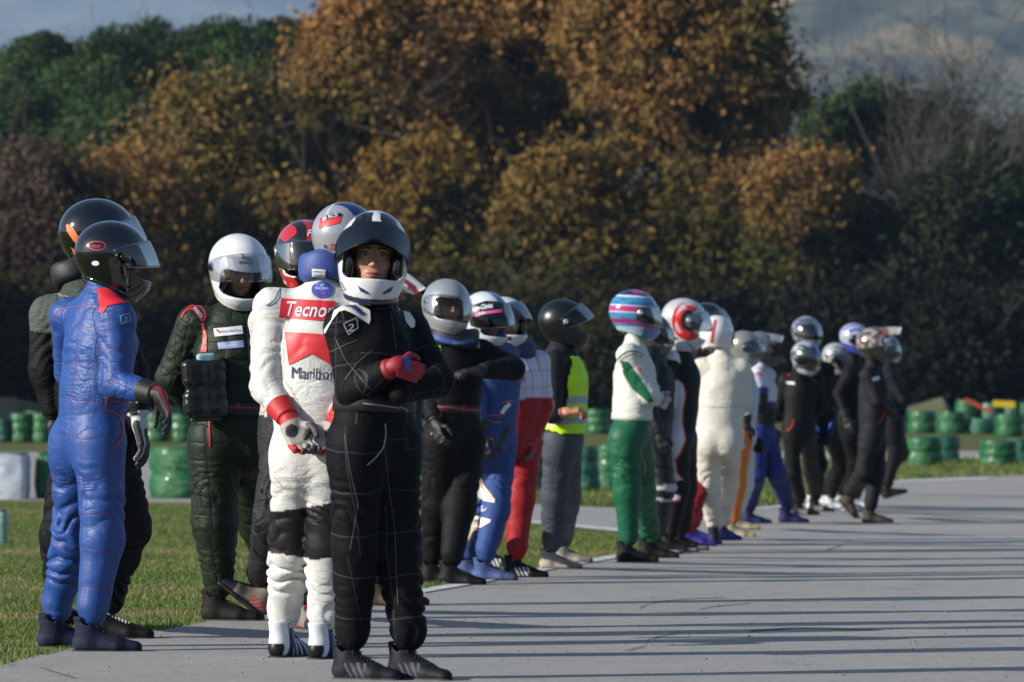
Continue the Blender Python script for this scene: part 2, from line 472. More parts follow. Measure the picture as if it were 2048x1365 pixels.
def hz_outer(P, hz):
    Q = P.copy(); Q[:, 2] = Q[:, 2] / hz
    a = sellip(Q, (0, -.012, .020), (.128, .150, .132)); b = sellip(Q, (0, .037, -.060), (.110, .127, .112))
    return smin(a, b, .05)
def helmet_geo(h, z0=-.085, z1=.045, hz=1.0, jet=False, mx=False):
    def fn(P):
        o = hz_outer(P, hz)
        o = smin(o, smax(np.abs(o - .0) - .004, np.abs(P[:, 2] - (-.098 * hz - .22 * (P[:, 1] + .1))) - .006, .004), .004)
        if mx:
            o = smin(o, sseg(P, (0, .12, -.105), (0, .185, -.098), .055, .024)[0], .03)
        s = smax(o, -(hz_outer(P, hz) + .020), .004)
        s = smax(s, (-.104 * hz - .22 * (P[:, 1] + .1)) - P[:, 2], .006)
        port = sbox(P, (0, .170, (z0 + z1) / 2), (.108, .142, (z1 - z0) / 2), .028)
        s = smax(s, -port, .005)
        A = P.copy(); A[:, 0] = np.abs(A[:, 0])
        pad = smax(sellip(A, (.092, .030, -.030), (.036, .056, .078)), P[:, 1] - .080, .006)
        pad = smin(pad, smax(sellip(P, (0, .030, .085), (.085, .060, .040)), .036 - P[:, 2], .004), .004)
        s = np.minimum(s, smax(pad, hz_outer(P, hz) + .012, .003))
        return s
    V, Q = sdf_mesh(fn, (-.15, -.18, -.175 * hz), (.15, .235 if mx else .185, .165 * hz), h)
    inner = hz_outer(V, hz) < -.012
    return V, Q, inner
HELM = {}
def helmet_cached(*a):
    if a not in HELM: HELM[a] = helmet_geo(*a)
    return HELM[a]
def visor_geo(z0, z1, hz, lift, over=.005, az=94):
    na, nz = 40, 12
    A = np.radians(np.linspace(-az, az, na)); Z = np.linspace(z0 - .010, z1 + .014, nz)
    AA, ZZ = np.meshgrid(A, Z, indexing='ij')
    taper = 1 - .45 * np.clip((np.abs(AA) / R(az)) ** 3, 0, 1); ZZ = (ZZ - .005) * taper + .005
    lo = np.zeros_like(AA) + .05; hi = np.zeros_like(AA) + .25
    for _ in range(22):
        m = (lo + hi) / 2
        P = np.stack([m * np.sin(AA), m * np.cos(AA) - .012, ZZ], -1).reshape(-1, 3).astype(np.float32)
        f = hz_outer(P, hz).reshape(m.shape) > over
        hi = np.where(f, m, hi); lo = np.where(f, lo, m)
    V0 = np.stack([lo * np.sin(AA), lo * np.cos(AA) - .012, ZZ], -1)
    V1 = V0 * (1 + .003 / .14)
    out = []
    for V in (V0, V1):
        V = V.reshape(-1, 3) * (1.0 if lift < .05 else 1.012)
        c, s = math.cos(lift), math.sin(lift); y, z = V[:, 1] + .010, V[:, 2] - .016
        out.append(np.stack([V[:, 0], y * c - z * s - .010, y * s + z * c + .016], 1))
    V = np.concatenate(out); n = na * nz; Fq = []
    for i in range(na - 1):
        for j in range(nz - 1):
            a, b, c_, d = i * nz + j, (i + 1) * nz + j, (i + 1) * nz + j + 1, i * nz + j + 1
            Fq += [(a, b, c_, d)[::-1], (a + n, b + n, c_ + n, d + n)]
    for i in range(na - 1):
        for j in (0, nz - 1):
            a, b = i * nz + j, (i + 1) * nz + j; Fq.append((a, b, b + n, a + n) if j == 0 else (b, a, a + n, b + n))
    for i in (0, na - 1):
        for j in range(nz - 1):
            a, b = i * nz + j, i * nz + j + 1; Fq.append((b, a, a + n, b + n) if i == 0 else (a, b, b + n, a + n))
    return V, np.array(Fq)
def peak_geo(up=0.0, ln=.13):
    """the peak of a motocross helmet"""
    nu, nv = 15, 10; V = []
    for l in (0, .004):
        for i in range(nu):
            u = -1 + 2 * i / (nu - 1)
            for j in range(nv):
                v = j / (nv - 1)
                w = .098 * (1 - .35 * v) * (1 - .10 * v * v)
                y = .045 + v * (.085 + ln) * (1 - .10 * u * u)
                z = .128 - .018 * v * v - .065 * u * u * (1 - .3 * v) + l + .010 * math.exp(-(u * 4) ** 2) + up * v * v
                V.append((u * w, y, z))
    n = nu * nv; Fq = []
    for i in range(nu - 1):
        for j in range(nv - 1):
            a, b, c, d = i * nv + j, (i + 1) * nv + j, (i + 1) * nv + j + 1, i * nv + j + 1
            Fq += [(a, d, c, b), (a + n, b + n, c + n, d + n)]
    for j in range(nv - 1):
        for i in (0, nu - 1):
            a, b = i * nv + j, i * nv + j + 1; Fq.append((a, b, b + n, a + n) if i == 0 else (b, a, a + n, b + n))
    for i in range(nu - 1):
        for j in (0, nv - 1):
            a, b = i * nv + j, (i + 1) * nv + j; Fq.append((b, a, a + n, b + n) if j == 0 else (a, b, b + n, a + n))
    return np.array(V), np.array(Fq)

def frame_m(phi, pitch=0.0, roll=0.0):
    """columns right, forward, up for a heading phi (0 = picture right, 90 = away, -90 = towards the camera)"""
    p = R(phi); f = np.array([math.cos(p), math.sin(p), 0]); r = np.array([math.sin(p), -math.cos(p), 0]); u = np.array([0, 0, 1.0])
    a = R(pitch); f2 = f * math.cos(a) - u * math.sin(a); u2 = u * math.cos(a) + f * math.sin(a)   # pitch > 0: nod down
    b = R(roll); r3 = r * math.cos(b) - u2 * math.sin(b); u3 = u2 * math.cos(b) + r * math.sin(b)  # roll > 0: tilt to own right
    return np.stack([r3, f2, u3], 1)

# ------------------------------------------------------------------ the clothed body: one continuous surface
def body_prims(J, k, M, fat=1.0, bag=1.0, nkl=.055):
    """list of (part, a, b, ra, rb, squash, chain0, chain1, wrinkle amps, blend)"""
    up = nrm(J['neck'] - J['pelvis']); f = M[:, 1]; rt = nrm(np.cross(f, up)); f = nrm(np.cross(up, rt))
    T = np.stack([rt, f, up], 1)
    P = J['pelvis']; N = J['neck']; L = np.linalg.norm(N - P)
    w = P + (N - P) * .30 + f * .005; c = P + (N - P) * .62 + f * .012; u = P + (N - P) * .86
    pr = []
    pr.append(('T', P, w, .158 * k * fat, .156 * k * fat, 1, (.006, .012), .06))
    pr.append(('T', w, c, .156 * k * fat, .172 * k * fat, 1, (.012, .005), .06))
    pr.append(('T', c, u, .165 * k * fat, .120 * k * fat, 1, (.004, .002), .05))
    pr.append(('T', J['shL'], J['shR'], .064 * k, .064 * k, 0, (.002, .002), .05))
    pr.append(('T', N - up * .05, N + up * nkl, .063 * k, .058 * k, 0, (.001, .002), .025))
    for s in ('L', 'R'):
        h = J['hip' + s]
        pr.append(('T', h - f * .010 + up * .02, h - f * .010 - up * .05, .084 * k, .082 * k, 0, (.003, .003), .05))
    ua, fa = .062 * k * bag, .050 * k * bag
    for s in ('L', 'R'):
        pr.append(('a' + s, J['sh' + s], J['el' + s], ua + .004, ua * .92, 0, (.003, .010), 0))
        e, wv = J['el' + s], J['wr' + s]
        pr.append(('a' + s, e, wv - nrm(wv - e) * .062, ua * .92, fa * .84, 0, (.010, .006), .02))
    for s in ('L', 'R'):
        pr.append(('l' + s, J['hip' + s], J['kn' + s], .092 * k * bag, .080 * k * bag, 0, (.004, .010), 0))
        pr.append(('l' + s, J['kn' + s], J['an' + s] + np.array([0, 0, .100]), .080 * k * bag, .061 * k * bag ** .6, 0, (.010, .016), .03))
        pr.append(('l' + s, J['an' + s] + np.array([0, 0, .100]), J['an' + s] + np.array([0, 0, .062]), .055 * k, .050 * k, 0, (.003, .0), .030))
    return pr, T
def prim_d(P, pr, T, wr):
    part, a, b, ra, rb, sq, wa, kk = pr
    if sq:
        A = (P - a.astype(np.float32)) @ T.astype(np.float32); Bv = (b - a) @ T
        A[:, 1] /= .76; Bv = Bv.copy(); Bv[1] /= .76
        d, t = sseg(A, (0, 0, 0), Bv, ra, rb); d = d * .82
    else: d, t = sseg(P, a, b, ra, rb)
    if wr and max(wa) > 0:
        L = np.linalg.norm(b - a); n = vnoise(P, 7.0, float(abs(a[0] * 13.7 + a[2] * 3.1)) % 17); n2 = vnoise(P, 15.0, 5.3)
        ph = t * L / .078 + 4.4 * n + .7 * n2
        n3 = np.clip((vnoise(P, 4.3, 2.2) - .30) * 2.6, .12, 1)
        amp = wr * 1.30 * (wa[0] + (wa[1] - wa[0]) * t ** 1.5) * n3
        rid = 1 - np.abs(np.sin(math.pi * ph))          # narrow valleys, round ridges
        d = d + amp * (rid ** 1.6 * 1.5 - .55) + amp * .9 * (n2 - .5)
    return d, t
def build_body(J, k, M, h, fat, bag, wr, nkl):
    prs, T = body_prims(J, k, M, fat, bag, nkl)
    pts = np.array([p for q in prs for p in (q[1], q[2])]); lo = pts.min(0) - .23; hi = pts.max(0) + .23
    pts2 = np.array([J['an' + s] for s in 'LR']); lo[2] = pts2[:, 2].min() - .06
    n = np.ceil((hi - lo) / h).astype(int) + 1
    ax = [(lo[i] + h * np.arange(n[i])).astype(np.float32) for i in range(3)]
    G = {g: np.full(n, .12, np.float32) for g in ('T', 'aL', 'aR', 'lL', 'lR')}
    for pr in prs:
        mg = max(pr[3], pr[4]) + .075
        l = np.minimum(pr[1], pr[2]) - mg; u = np.maximum(pr[1], pr[2]) + mg
        i0 = np.clip(((l - lo) / h).astype(int), 0, n - 1); i1 = np.clip(((u - lo) / h).astype(int) + 1, 1, n)
        P = np.stack(np.meshgrid(*[ax[i][i0[i]:i1[i]] for i in range(3)], indexing='ij'), -1); sh = P.shape[:3]
        d, t = prim_d(P.reshape(-1, 3), pr, T, wr); d = d.reshape(sh)
        if pr[0][0] == 'l' and pr[7] > 0: pass
        S = tuple(slice(a, b) for a, b in zip(i0, i1)); g = G[pr[0]]
        g[S] = smin(g[S], d, pr[7]) if pr[7] > 0 else np.minimum(g[S], d)
    legs = smin(G['lL'], G['lR'], .012)
    D = smin(G['T'], legs, .060)
    # arms blend softly with the shoulder, crisply against chest and back
    zz = ax[2][None, None, :]
    zs = min(J['shL'][2], J['shR'][2])
    soft = np.clip((zz - (zs - .10)) / .10, 0, 1)
    for g in ('aL', 'aR'):
        kk = .008 + .035 * soft
        hh = np.clip(.5 + .5 * (G[g] - D) / kk, 0, 1)
        D = G[g] + (D - G[g]) * hh - kk * hh * (1 - hh)
    # open cuffs end flat at ankle
    V, Q = surface_nets(D, lo.astype(np.float32), np.float32(h))
    # per vertex: part, chain parameter and limb coordinates
    best = np.full(len(V), 9.0); part = np.zeros(len(V), int); tt = np.zeros(len(V)); limb = np.zeros((len(V), 3))
    pid = {'T': 0, 'aL': 1, 'aR': 2, 'lL': 3, 'lR': 4}; seen = {}
    TL = (V - J['pelvis']) @ T
    for pr in prs:
        d, t = prim_d(V, pr, T, 0); g = pr[0]; base = seen.get(g, 0.0)
        off = -.01 if g[0] == 'a' else 0
        m = d + off < best; best[m] = d[m] + off; part[m] = pid[g]
        if g == 'T':
            tt[m] = 0; limb[m] = TL[m][:, [2, 0, 1]]
        else:
            Lb = np.linalg.norm(pr[2] - pr[1]); ch = 0 if base == 0 else 1
            lat = nrm(np.cross(nrm(pr[2] - pr[1]), T[:, 1])); q = V - pr[1]
            tt[m] = np.minimum(t[m] + ch, 2.0) if base < .7 else 2.0; limb[m, 0] = (base + (V - pr[1]) @ nrm(pr[2] - pr[1]))[m]; limb[m, 1] = (q @ lat)[m]; limb[m, 2] = (q @ T[:, 1])[m]
            seen[g] = base + Lb
    return V, Q, dict(part=part, t=tt, x=TL[:, 0] / k, y=TL[:, 1] / k, z=TL[:, 2] / k, lx=limb[:, 1], ly=limb[:, 2], T=T, V=V, J=J,
                      s=limb[:, 0]), limb

def ik(a, c, l1, l2, pole):
    a = np.asarray(a, float); c = np.asarray(c, float); d = c - a; D = np.linalg.norm(d); D2 = min(D, (l1 + l2) * .999)
    x = (l1 * l1 - l2 * l2 + D2 * D2) / (2 * D2); hgt = math.sqrt(max(l1 * l1 - x * x, 1e-6)); n = d / D
    p = np.asarray(pole, float); p = nrm(p - n * (p @ n)); return a + n * x + p * hgt

GLOSS = dict(rough=.13, coat=.8)
def person(key, label, yf, top, xc, phi, J={}, feet=None, suit=None, mat=None, helm=None, gloves=None, shoes=None, neckring=None,
           fat=1.0, bag=1.0, wr=1.0, hair='#3a2a20', belt=None, group='drivers standing in line along the track', face=True, extra=None, ref=1.80, vox=None):
    Y = ground(xc, yf)[1]; rx, rz = at(xc, yf, Y)[0], gz(Y); root = np.array([rx, Y, rz])
    mpp = Y / F; k = (yf - top) * mpp / ref; M = frame_m(phi)
    loc = {'pelvis': (0, 0, .95), 'neck': (0, -.01, 1.47), 'shL': (-.198, -.01, 1.42), 'shR': (.198, -.01, 1.42), 'elL': (-.25, -.03, 1.13), 'elR': (.25, -.03, 1.13),
           'wrL': (-.26, .05, .89), 'wrR': (.26, .05, .89), 'hipL': (-.095, 0, .90), 'hipR': (.095, 0, .90), 'head': (0, .03, 1.64)}
    P = {n: M @ (np.array(v) * k) for n, v in loc.items()}
    def px(n, v):
        dy = v[2] if len(v) > 2 else P[n][1]
        return at(v[0], v[1], Y + dy) - root
    for n, v in J.items():
        if n[:2] not in ('kn', 'an'): P[n] = px(n, v)
    yaw = {}
    for s, sg in (('L', -1), ('R', 1)):
        fd = (feet or {}).get(s)
        if fd:
            g = ground(fd['x'], fd['y']); ya = fd.get('yaw', phi); lift = fd.get('lift', 0.0)
            P['an' + s] = g - root + np.array([0, 0, .095 + lift]); yaw[s] = (ya, fd.get('pitch', 0.0))
        else:
            P['an' + s] = M @ (np.array((.10 * sg, 0, 0)) * k) + np.array([0, 0, .095]); yaw[s] = (phi + -8 * sg, 0.0)
        if 'kn' + s in J:
            v = J['kn' + s]; dy = v[2] if len(v) > 2 else (P['hip' + s][1] + P['an' + s][1]) / 2
            P['kn' + s] = at(v[0], v[1], Y + dy) - root
        else:
            ll = np.linalg.norm(P['an' + s] - P['hip' + s]) * .5045; P['kn' + s] = ik(P['hip' + s], P['an' + s], ll, ll, M[:, 1])
        if 'el' + s not in J and 'wr' + s in J:
            P['el' + s] = ik(P['sh' + s], P['wr' + s], .29 * k, .26 * k, -M[:, 1] * .6 + M[:, 0] * sg * .5 - np.array([0, 0, .4]))
    h = vox or float(np.clip(mpp * 3.9, .0075, .016))
    rt = empty('person', root); tag(rt, label, 'person', group)
    V, Q, info, limb = build_body(P, k, M, h, fat, bag, wr, .02 if neckring else .078)
    info['k'] = k; C = suit(info)
    mesh_np('racing_suit', V, Q, mat, rt, attrs={'Col': C, 'limb': limb})
    T = Target(V, Q, root); out = dict(root=rt, T=T, P=P, k=k, Y=Y, rootv=root, M=M, info=info)
    # shoes
    for s in 'LR':
        ya, pt = yaw[s]; A = frame_m(ya, -pt); sg = -1 if s == 'L' else 1; sk = max(.86, min(1.05, k))
        m = np.array([-sg * 1.0, 1, 1]) * sk
        a = P['an' + s] + np.array([0, 0, .0]) * sk + (np.array([0, 0, .095]) * (sk - 1))
        V1 = (SHOE[0] * m) @ A.T + a; Q1 = SHOE[1] if sg < 0 else SHOE[1][:, ::-1]
        sm = shoes or dict(col=lambda v: np.tile(lin('#15151a'), (len(v), 1)))
        o = mesh_np('shoe', V1, Q1, attr_mat('shoe_leather', rough=sm.get('rough', .55), crease=.002, spec=.18), rt, attrs={'Col': sm['col'](SHOE[0])})
        V2 = (SOLE[0] * m) @ A.T + a; Q2 = SOLE[1] if sg < 0 else SOLE[1][:, ::-1]
        mesh_np('sole', V2, Q2, simple('sole_' + sm.get('sole', '#101010').strip('#'), sm.get('sole', '#101010'), .7), o)
        if mpp < .0040:
            Vl, Fl = [], []; ln_ = 6
            for q in range(ln_):
                y0 = .020 + q * .0145; z0 = .0125 - .45 * (y0 - .018)
                for sx_ in (-1, 1):
                    v_, f_ = tube([(-sx_ * .020, y0, z0 - .006), (-sx_ * .004, y0 + .003, z0 + .003), (sx_ * .012, y0 + .010, z0 + .001), (sx_ * .021, y0 + .014, z0 - .009)], [.0026] * 4, 5)
                    b0_ = len(Vl); Vl += [tuple(p_) for p_ in v_]; Fl += [tuple(i_ + b0_ for i_ in f__) for f__ in f_]
            for sx_ in (-1, 1):
                v_, f_ = tube([(0, .014, .016), (sx_ * .02, .012, .028), (sx_ * .036, .020, .018), (sx_ * .022, .024, .010), (sx_ * .003, .016, .014)], [.0024] * 5, 5)
                b0_ = len(Vl); Vl += [tuple(p_) for p_ in v_]; Fl += [tuple(i_ + b0_ for i_ in f__) for f__ in f_]
            mesh_np('laces', (np.array(Vl) * m) @ A.T + a, Fl, simple('laces_' + sm.get('lace', '#22242a').strip('#'), sm.get('lace', '#22242a'), .7), o)
    # gloved hands
    for s in 'LR':
        gl = dict(curl=.45, spread=0, thumb=.4, col='#0b0b0d', show=True, k=1.0); gl.update((gloves or {}).get('all', {})); gl.update((gloves or {}).get(s, {}))
        if not gl['show']: continue
        fd = nrm(P['wr' + s] - P['el' + s])
        if 'dir' in gl: fd = nrm(gl['dir'])
        pn = np.array(gl['palm'], float) if 'palm' in gl else M[:, 0] * (1 if s == 'L' else -1)
        pn = nrm(pn - fd * (pn @ fd)); zc = -pn; xc_ = np.cross(fd, zc)
        A = np.stack([xc_, fd, zc], 1); Vh, Qh, fg = hand(gl['curl'], gl['spread'], gl['thumb'])
        mir = np.array([1 if s == 'R' else -1, 1, 1]) * min(1.05, k) * gl['k']
        fo = nrm(P['wr' + s] - P['el' + s]); pf = nrm(pn - fo * (pn @ fo)); A0 = np.stack([np.cross(fo, -pf), fo, -pf], 1)
        bl = np.clip((Vh[:, 1:2] + .025) / .05, 0, 1); bl = bl * bl * (3 - 2 * bl)
        V3 = ((Vh * mir) @ A.T) * bl + ((Vh * mir) @ A0.T) * (1 - bl) + P['wr' + s]
        cf = gl['colfn'](Vh, fg) if 'colfn' in gl else np.tile(lin(gl['col']), (len(Vh), 1))
        nm = gl.get('name', 'glove')
        mesh_np(nm, V3, Qh if s == 'R' else Qh[:, ::-1], attr_mat('glove_cloth', rough=.6, crease=.0015), rt, attrs={'Col': cf})
    # helmet and head
    if helm:
        hd = dict(z0=-.074, z1=.042, hz=1.0, yaw=phi, pitch=0, roll=0, mx=False, lift=0.0, tint=(.25, .27, .3), mat=GLOSS, wid=.255); hd.update(helm)
        hc = at(hd['c'][0], hd['c'][1], Y + hd.get('dy', P['head'][1])) - root
        ks = hd['w'] * (Y + hd.get('dy', 0)) / F / hd['wid']; out['hs'] = ks
        A = frame_m(hd['yaw'], hd['pitch'], hd['roll']); out['HA'] = A; out['HC'] = hc
        hv = float(np.clip(mpp * 1.83, .0036, .0075)); hv = round(hv * 2000) / 2000
        Vh, Qh, inner = helmet_cached(hv, hd['z0'], hd['z1'], hd['hz'], False, hd['mx'])
        C = hd['col'](Vh); C = np.array(C, np.float32); C[inner] = lin(hd.get('lining', '#0c0c10'))
        Vw = (Vh * ks) @ A.T + hc
        ho = mesh_np('helmet', Vw, Qh, attr_mat('helmet_paint' + hd.get('mk', ''), crease=0, weave=0, **hd['mat']), rt, attrs={'Col': C})
        out['HT'] = Target(Vw, Qh, root); out['helmet'] = ho
        if not hd['mx'] and hd.get('visor', True):
            Vv, Qv = visor_geo(hd.get('vz0', hd['z0'] + .012), hd.get('vz1', hd['z1']), hd['hz'], R(hd['lift']))
            Vv = (Vv * ks) @ A.T + hc
            vo = mesh_np('visor', Vv, Qv, visor_mat('visor_%.2f_%.2f_%.2f' % (hd['tint'][0], hd.get('refl', .12), hd.get('fk', .45)), hd['tint'], hd.get('refl', .12), fk=hd.get('fk', .45)), ho)
            out['VT'] = Target(Vv, Qv, root); out['visor'] = vo
            out['HV'] = Target(np.concatenate([Vw, Vv]), np.concatenate([Qh, Qv + len(Vw)]), root)
            for sg in (-1, 1):
                pv = []
                for a_ in np.linspace(0, 2 * math.pi, 17)[:-1]:
                    for rr, xx in ((.019, .130), (.017, .1365), (.008, .139)): pv.append((sg * xx, .0 + rr * math.cos(a_), .012 + rr * math.sin(a_)))
                fq = []
                for i in range(16):
                    j = (i + 1) % 16
                    for q in (0, 1): fq.append((i * 3 + q, j * 3 + q, j * 3 + q + 1, i * 3 + q + 1))
                fq = [f_ if sg < 0 else f_[::-1] for f_ in fq]; fq.append(tuple(i * 3 + 2 for i in range(16)))
                mesh_np('visor_pivot', (np.array(pv) * ks) @ A.T + hc, fq, simple('pivot_' + hd.get('piv', '#b8b8b8').strip('#'), hd.get('piv', '#b8b8b8'), .35, .3), vo, smooth=True)
        if hd['mx'] or hd.get('peak'):
            Vp, Qp = peak_geo(hd.get('pup', 0.0), hd.get('pln', .10))
            Cp = hd['pcol'](Vp) if 'pcol' in hd else hd['col'](Vp)
            mesh_np('helmet_peak', (Vp * ks) @ A.T + hc, Qp, attr_mat('helmet_paint' + hd.get('mk', ''), crease=0, weave=0, **hd['mat']), ho, attrs={'Col': Cp})
        if face:
            hk = min(ks, 1.02); off = A @ (np.array([0, -.004, hd.get('fz', .0)]) * ks)
            A2 = frame_m(hd['yaw'] + hd.get('look', 0), hd['pitch'], hd['roll'])
            mesh_np('head', (HEAD[0] * hk) @ A2.T + hc + off, HEAD[1], attr_mat('skin', rough=.5, crease=0, weave=.0003), rt, attrs={'Col': head_cols(HEAD[0], lin(hair))})
    if neckring:
        nr = neckring; c = at(nr['c'][0], nr['c'][1], Y + nr.get('dy', P['neck'][1])) - root
        A = frame_m(phi, nr.get('pitch', 0), nr.get('roll', 0)); a0 = nr['w'] * mpp / 2; b0 = nr['h'] * mpp / 2
        Vn = []; nu, nv = 44, 14; Cn = []
        for i in range(nu):
            u = 2 * math.pi * i / nu
            for j in range(nv):
                v = 2 * math.pi * j / nv
                cv, sv = math.cos(v), math.sin(v); cv = abs(cv) ** .7 * (1 if cv > 0 else -1); sv = abs(sv) ** .7 * (1 if sv > 0 else -1)
                rr = a0 - .032 + .032 * cv; Vn.append((rr * math.cos(u), rr * math.sin(u) * .95, b0 * sv + .006 * math.sin(u * 3)))
                Cn.append(lin(nr['col']))
        fq = [(i * nv + j, ((i + 1) % nu) * nv + j, ((i + 1) % nu) * nv + (j + 1) % nv, i * nv + (j + 1) % nv) for i in range(nu) for j in range(nv)]
        Vn = np.array(Vn) @ A.T + c
        no = mesh_np('neck_support', Vn, np.array(fq), attr_mat('neck_foam', rough=.6, crease=.002), rt, attrs={'Col': np.array(Cn)})
        out['NT'] = Target(Vn, np.array(fq), root); out['neck'] = no
    if belt:
        # a real belt wrapped on the waist
        Tm = info['T']; b0 = belt.get('z', .13); wd = belt.get('w', .045); cpt = P['pelvis'] + Tm[:, 2] * b0 * k
        rings = []
        for u in np.linspace(0, 2 * math.pi, 65)[:-1]:
            d = Tm[:, 0] * math.cos(u) + Tm[:, 1] * math.sin(u); best = 0
            for dz in (-.4, 0, .4):
                o = cpt + Tm[:, 2] * wd * dz
                # march outward from the axis, ignoring arms
                loc, nor, i_, ds = T.b.ray_cast(Vector(o), Vector(d), .25)
                if loc is not None: best = max(best, ds)
            rings.append(best)
        r_ = np.array(rings); r_[r_ == 0] = np.median(r_[r_ > 0]); r_ = np.minimum(r_, np.median(r_) * 1.14)
        for _ in range(6): r_ = np.maximum(r_ * 0, (np.roll(r_, 1) + 2 * r_ + np.roll(r_, -1)) / 4)
        Vb = []; prof = [(-.5, -.004), (-.44, .005), (.44, .005), (.5, -.004)]
        for u, rr in zip(np.linspace(0, 2 * math.pi, 65)[:-1], r_):
            d = Tm[:, 0] * math.cos(u) + Tm[:, 1] * math.sin(u)
            for dz, dr in prof: Vb.append(cpt + d * (rr + dr) + Tm[:, 2] * wd * dz)
        fq = [(i * 4 + j, i * 4 + (j + 1) % 4, ((i + 1) % 64) * 4 + (j + 1) % 4, ((i + 1) % 64) * 4 + j)[::-1] for i in range(64) for j in range(4)]
        bo = mesh_np('belt', Vb, np.array(fq), simple('belt_' + belt['col'].strip('#'), belt['col'], .6, bumpd=.001), rt, smooth=False)
        out['BT'] = Target(np.array(Vb), np.array(fq), root); out['belt'] = bo
        T.b2 = out['BT']
    if extra: extra(out)
    return out
def flat(c): 
    c = lin(c); return lambda i: np.tile(c, (len(i['t']) if isinstance(i, dict) else len(i), 1))
# ------------------------------------------------------------------ setting
def terrain_z(x, y): return gz(y)
xs = np.concatenate([[-7500, -4000, -2000, -900, -400, -150], np.arange(-70, 71, 5.0), [150, 400, 900, 2000, 4000, 7500]])
ys = np.concatenate([[-7000, -2000, -600, -200, -60, -10, 0], np.arange(4, 262, 2.0), [270, 285, 300, 450, 600, 900, 1500, 3000, 6000, 10500]])
X, Yg = np.meshgrid(xs, ys, indexing='ij'); Zg = gz(Yg)
V = np.stack([X, Yg, Zg], -1).reshape(-1, 3); ny = len(ys)
I = np.arange(len(xs) * ny).reshape(len(xs), ny)
Q = np.stack([I[:-1, :-1], I[1:, :-1], I[1:, 1:], I[:-1, 1:]], -1).reshape(-1, 4)
t = NT('grass_ground'); tc = t.n('ShaderNodeTexCoord').outputs['Object']
n1 = t.noise(.55, 5, .6, tc); n2 = t.noise(7, 5, .65, tc); n3 = t.noise(60, 3, .6, tc)
c1 = t.ramp(n2, [(.25, lin('#4c562c')), (.5, lin('#5e6c36')), (.75, lin('#787c46'))])
c2 = t.ramp(n2, [(.3, lin('#54482f')), (.7, lin('#82784e'))])
c = t.mix(t.ramp(n1, [(.50, 0.0), (.64, 1.0)]), c1, c2)
c = t.mix(t.math('MULTIPLY', n3, .5), c, lin('#2c341a'))
t.l(c, t.p.inputs['Base Color']); t.p.inputs['Roughness'].default_value = .9; t.p.inputs['Specular IOR Level'].default_value = .15
t.l(t.bump(t.math('ADD', n3, n2), .03), t.p.inputs['Normal'])
tag(mesh_np('ground', V, Q, t.m), 'mown green and straw coloured grass around the track', None, None, 'structure')

def road_sheet(name, pxy, mat, off, maxlen=1.2, label=None, kind='structure', step=1):
    bm = bmesh.new(); vs = []
    for px, py in pxy:
        g = ground(px, py); vs.append(bm.verts.new((g[0], g[1], 0)))
    bm.faces.new(vs); bmesh.ops.triangulate(bm, faces=bm.faces[:])
    for _ in range(9):
        es = [e for e in bm.edges if abs(e.verts[0].co.y - e.verts[1].co.y) > maxlen * (1 + .02 * abs(e.verts[0].co.y))]
        if not es: break
        bmesh.ops.subdivide_edges(bm, edges=es, cuts=1); bmesh.ops.triangulate(bm, faces=bm.faces[:])
    for v in bm.verts: v.co.z = float(gz(v.co.y)) + off
    bmesh.ops.recalc_face_normals(bm, faces=bm.faces[:])
    me = bpy.data.meshes.new(name); bm.to_mesh(me); bm.free()
    if me.polygons[0].normal.z < 0: me.flip_normals()
    o = bpy.data.objects.new(name, me); COL.objects.link(o); me.materials.append(mat)
    return tag(o, label, None, None, kind)

def asphalt(name, base=.20, marks=True):
    t = NT(name); tc = t.n('ShaderNodeTexCoord').outputs['Object']
    n1 = t.noise(42, 6, .85, tc); n2 = t.noise(.5, 4, .6, tc); n3 = t.noise(3.5, 5, .65, tc)
    b = base
    c = t.ramp(n1, [(.28, (b * .46, b * .445, b * .42)), (.5, (b * 1.01, b * .98, b * .92)), (.72, (b * 1.65, b * 1.58, b * 1.44))])
    c = t.mix(t.math('MULTIPLY', t.ramp(n2, [(.35, 0.0), (.7, 1.0)]), .38), c, (b * .68, b * .67, b * .66))
    c = t.mix(t.math('MULTIPLY', t.ramp(n3, [(.45, 0.0), (.75, 1.0)]), .26), c, (b * 1.5, b * 1.45, b * 1.35))
    # fine cracks
    vo = t.n('ShaderNodeTexVoronoi', feature='DISTANCE_TO_EDGE'); vo.inputs['Scale'].default_value = .42
    ds = t.n('ShaderNodeVectorMath', operation='ADD'); nv = t.n('ShaderNodeTexNoise'); nv.inputs['Scale'].default_value = 1.3; nv.inputs['Detail'].default_value = 6
    t.l(tc, nv.inputs['Vector']); t.l(nv.outputs['Color'], ds.inputs[0]); t.l(tc, ds.inputs[1]); t.l(ds.outputs[0], vo.inputs['Vector'])
    cr = t.math('MULTIPLY', t.math('LESS_THAN', vo.outputs['Distance'], .0035), t.math('GREATER_THAN', n2, .50))
    c = t.mix(t.math('MULTIPLY', cr, .45), c, (.03, .03, .03))
    t.l(c, t.p.inputs['Base Color']); t.p.inputs['Roughness'].default_value = .78; t.p.inputs['Specular IOR Level'].default_value = .35
    t.l(t.bump(n1, .004, .8), t.p.inputs['Normal'])
    return t.m
ASPH = asphalt('asphalt', .275)
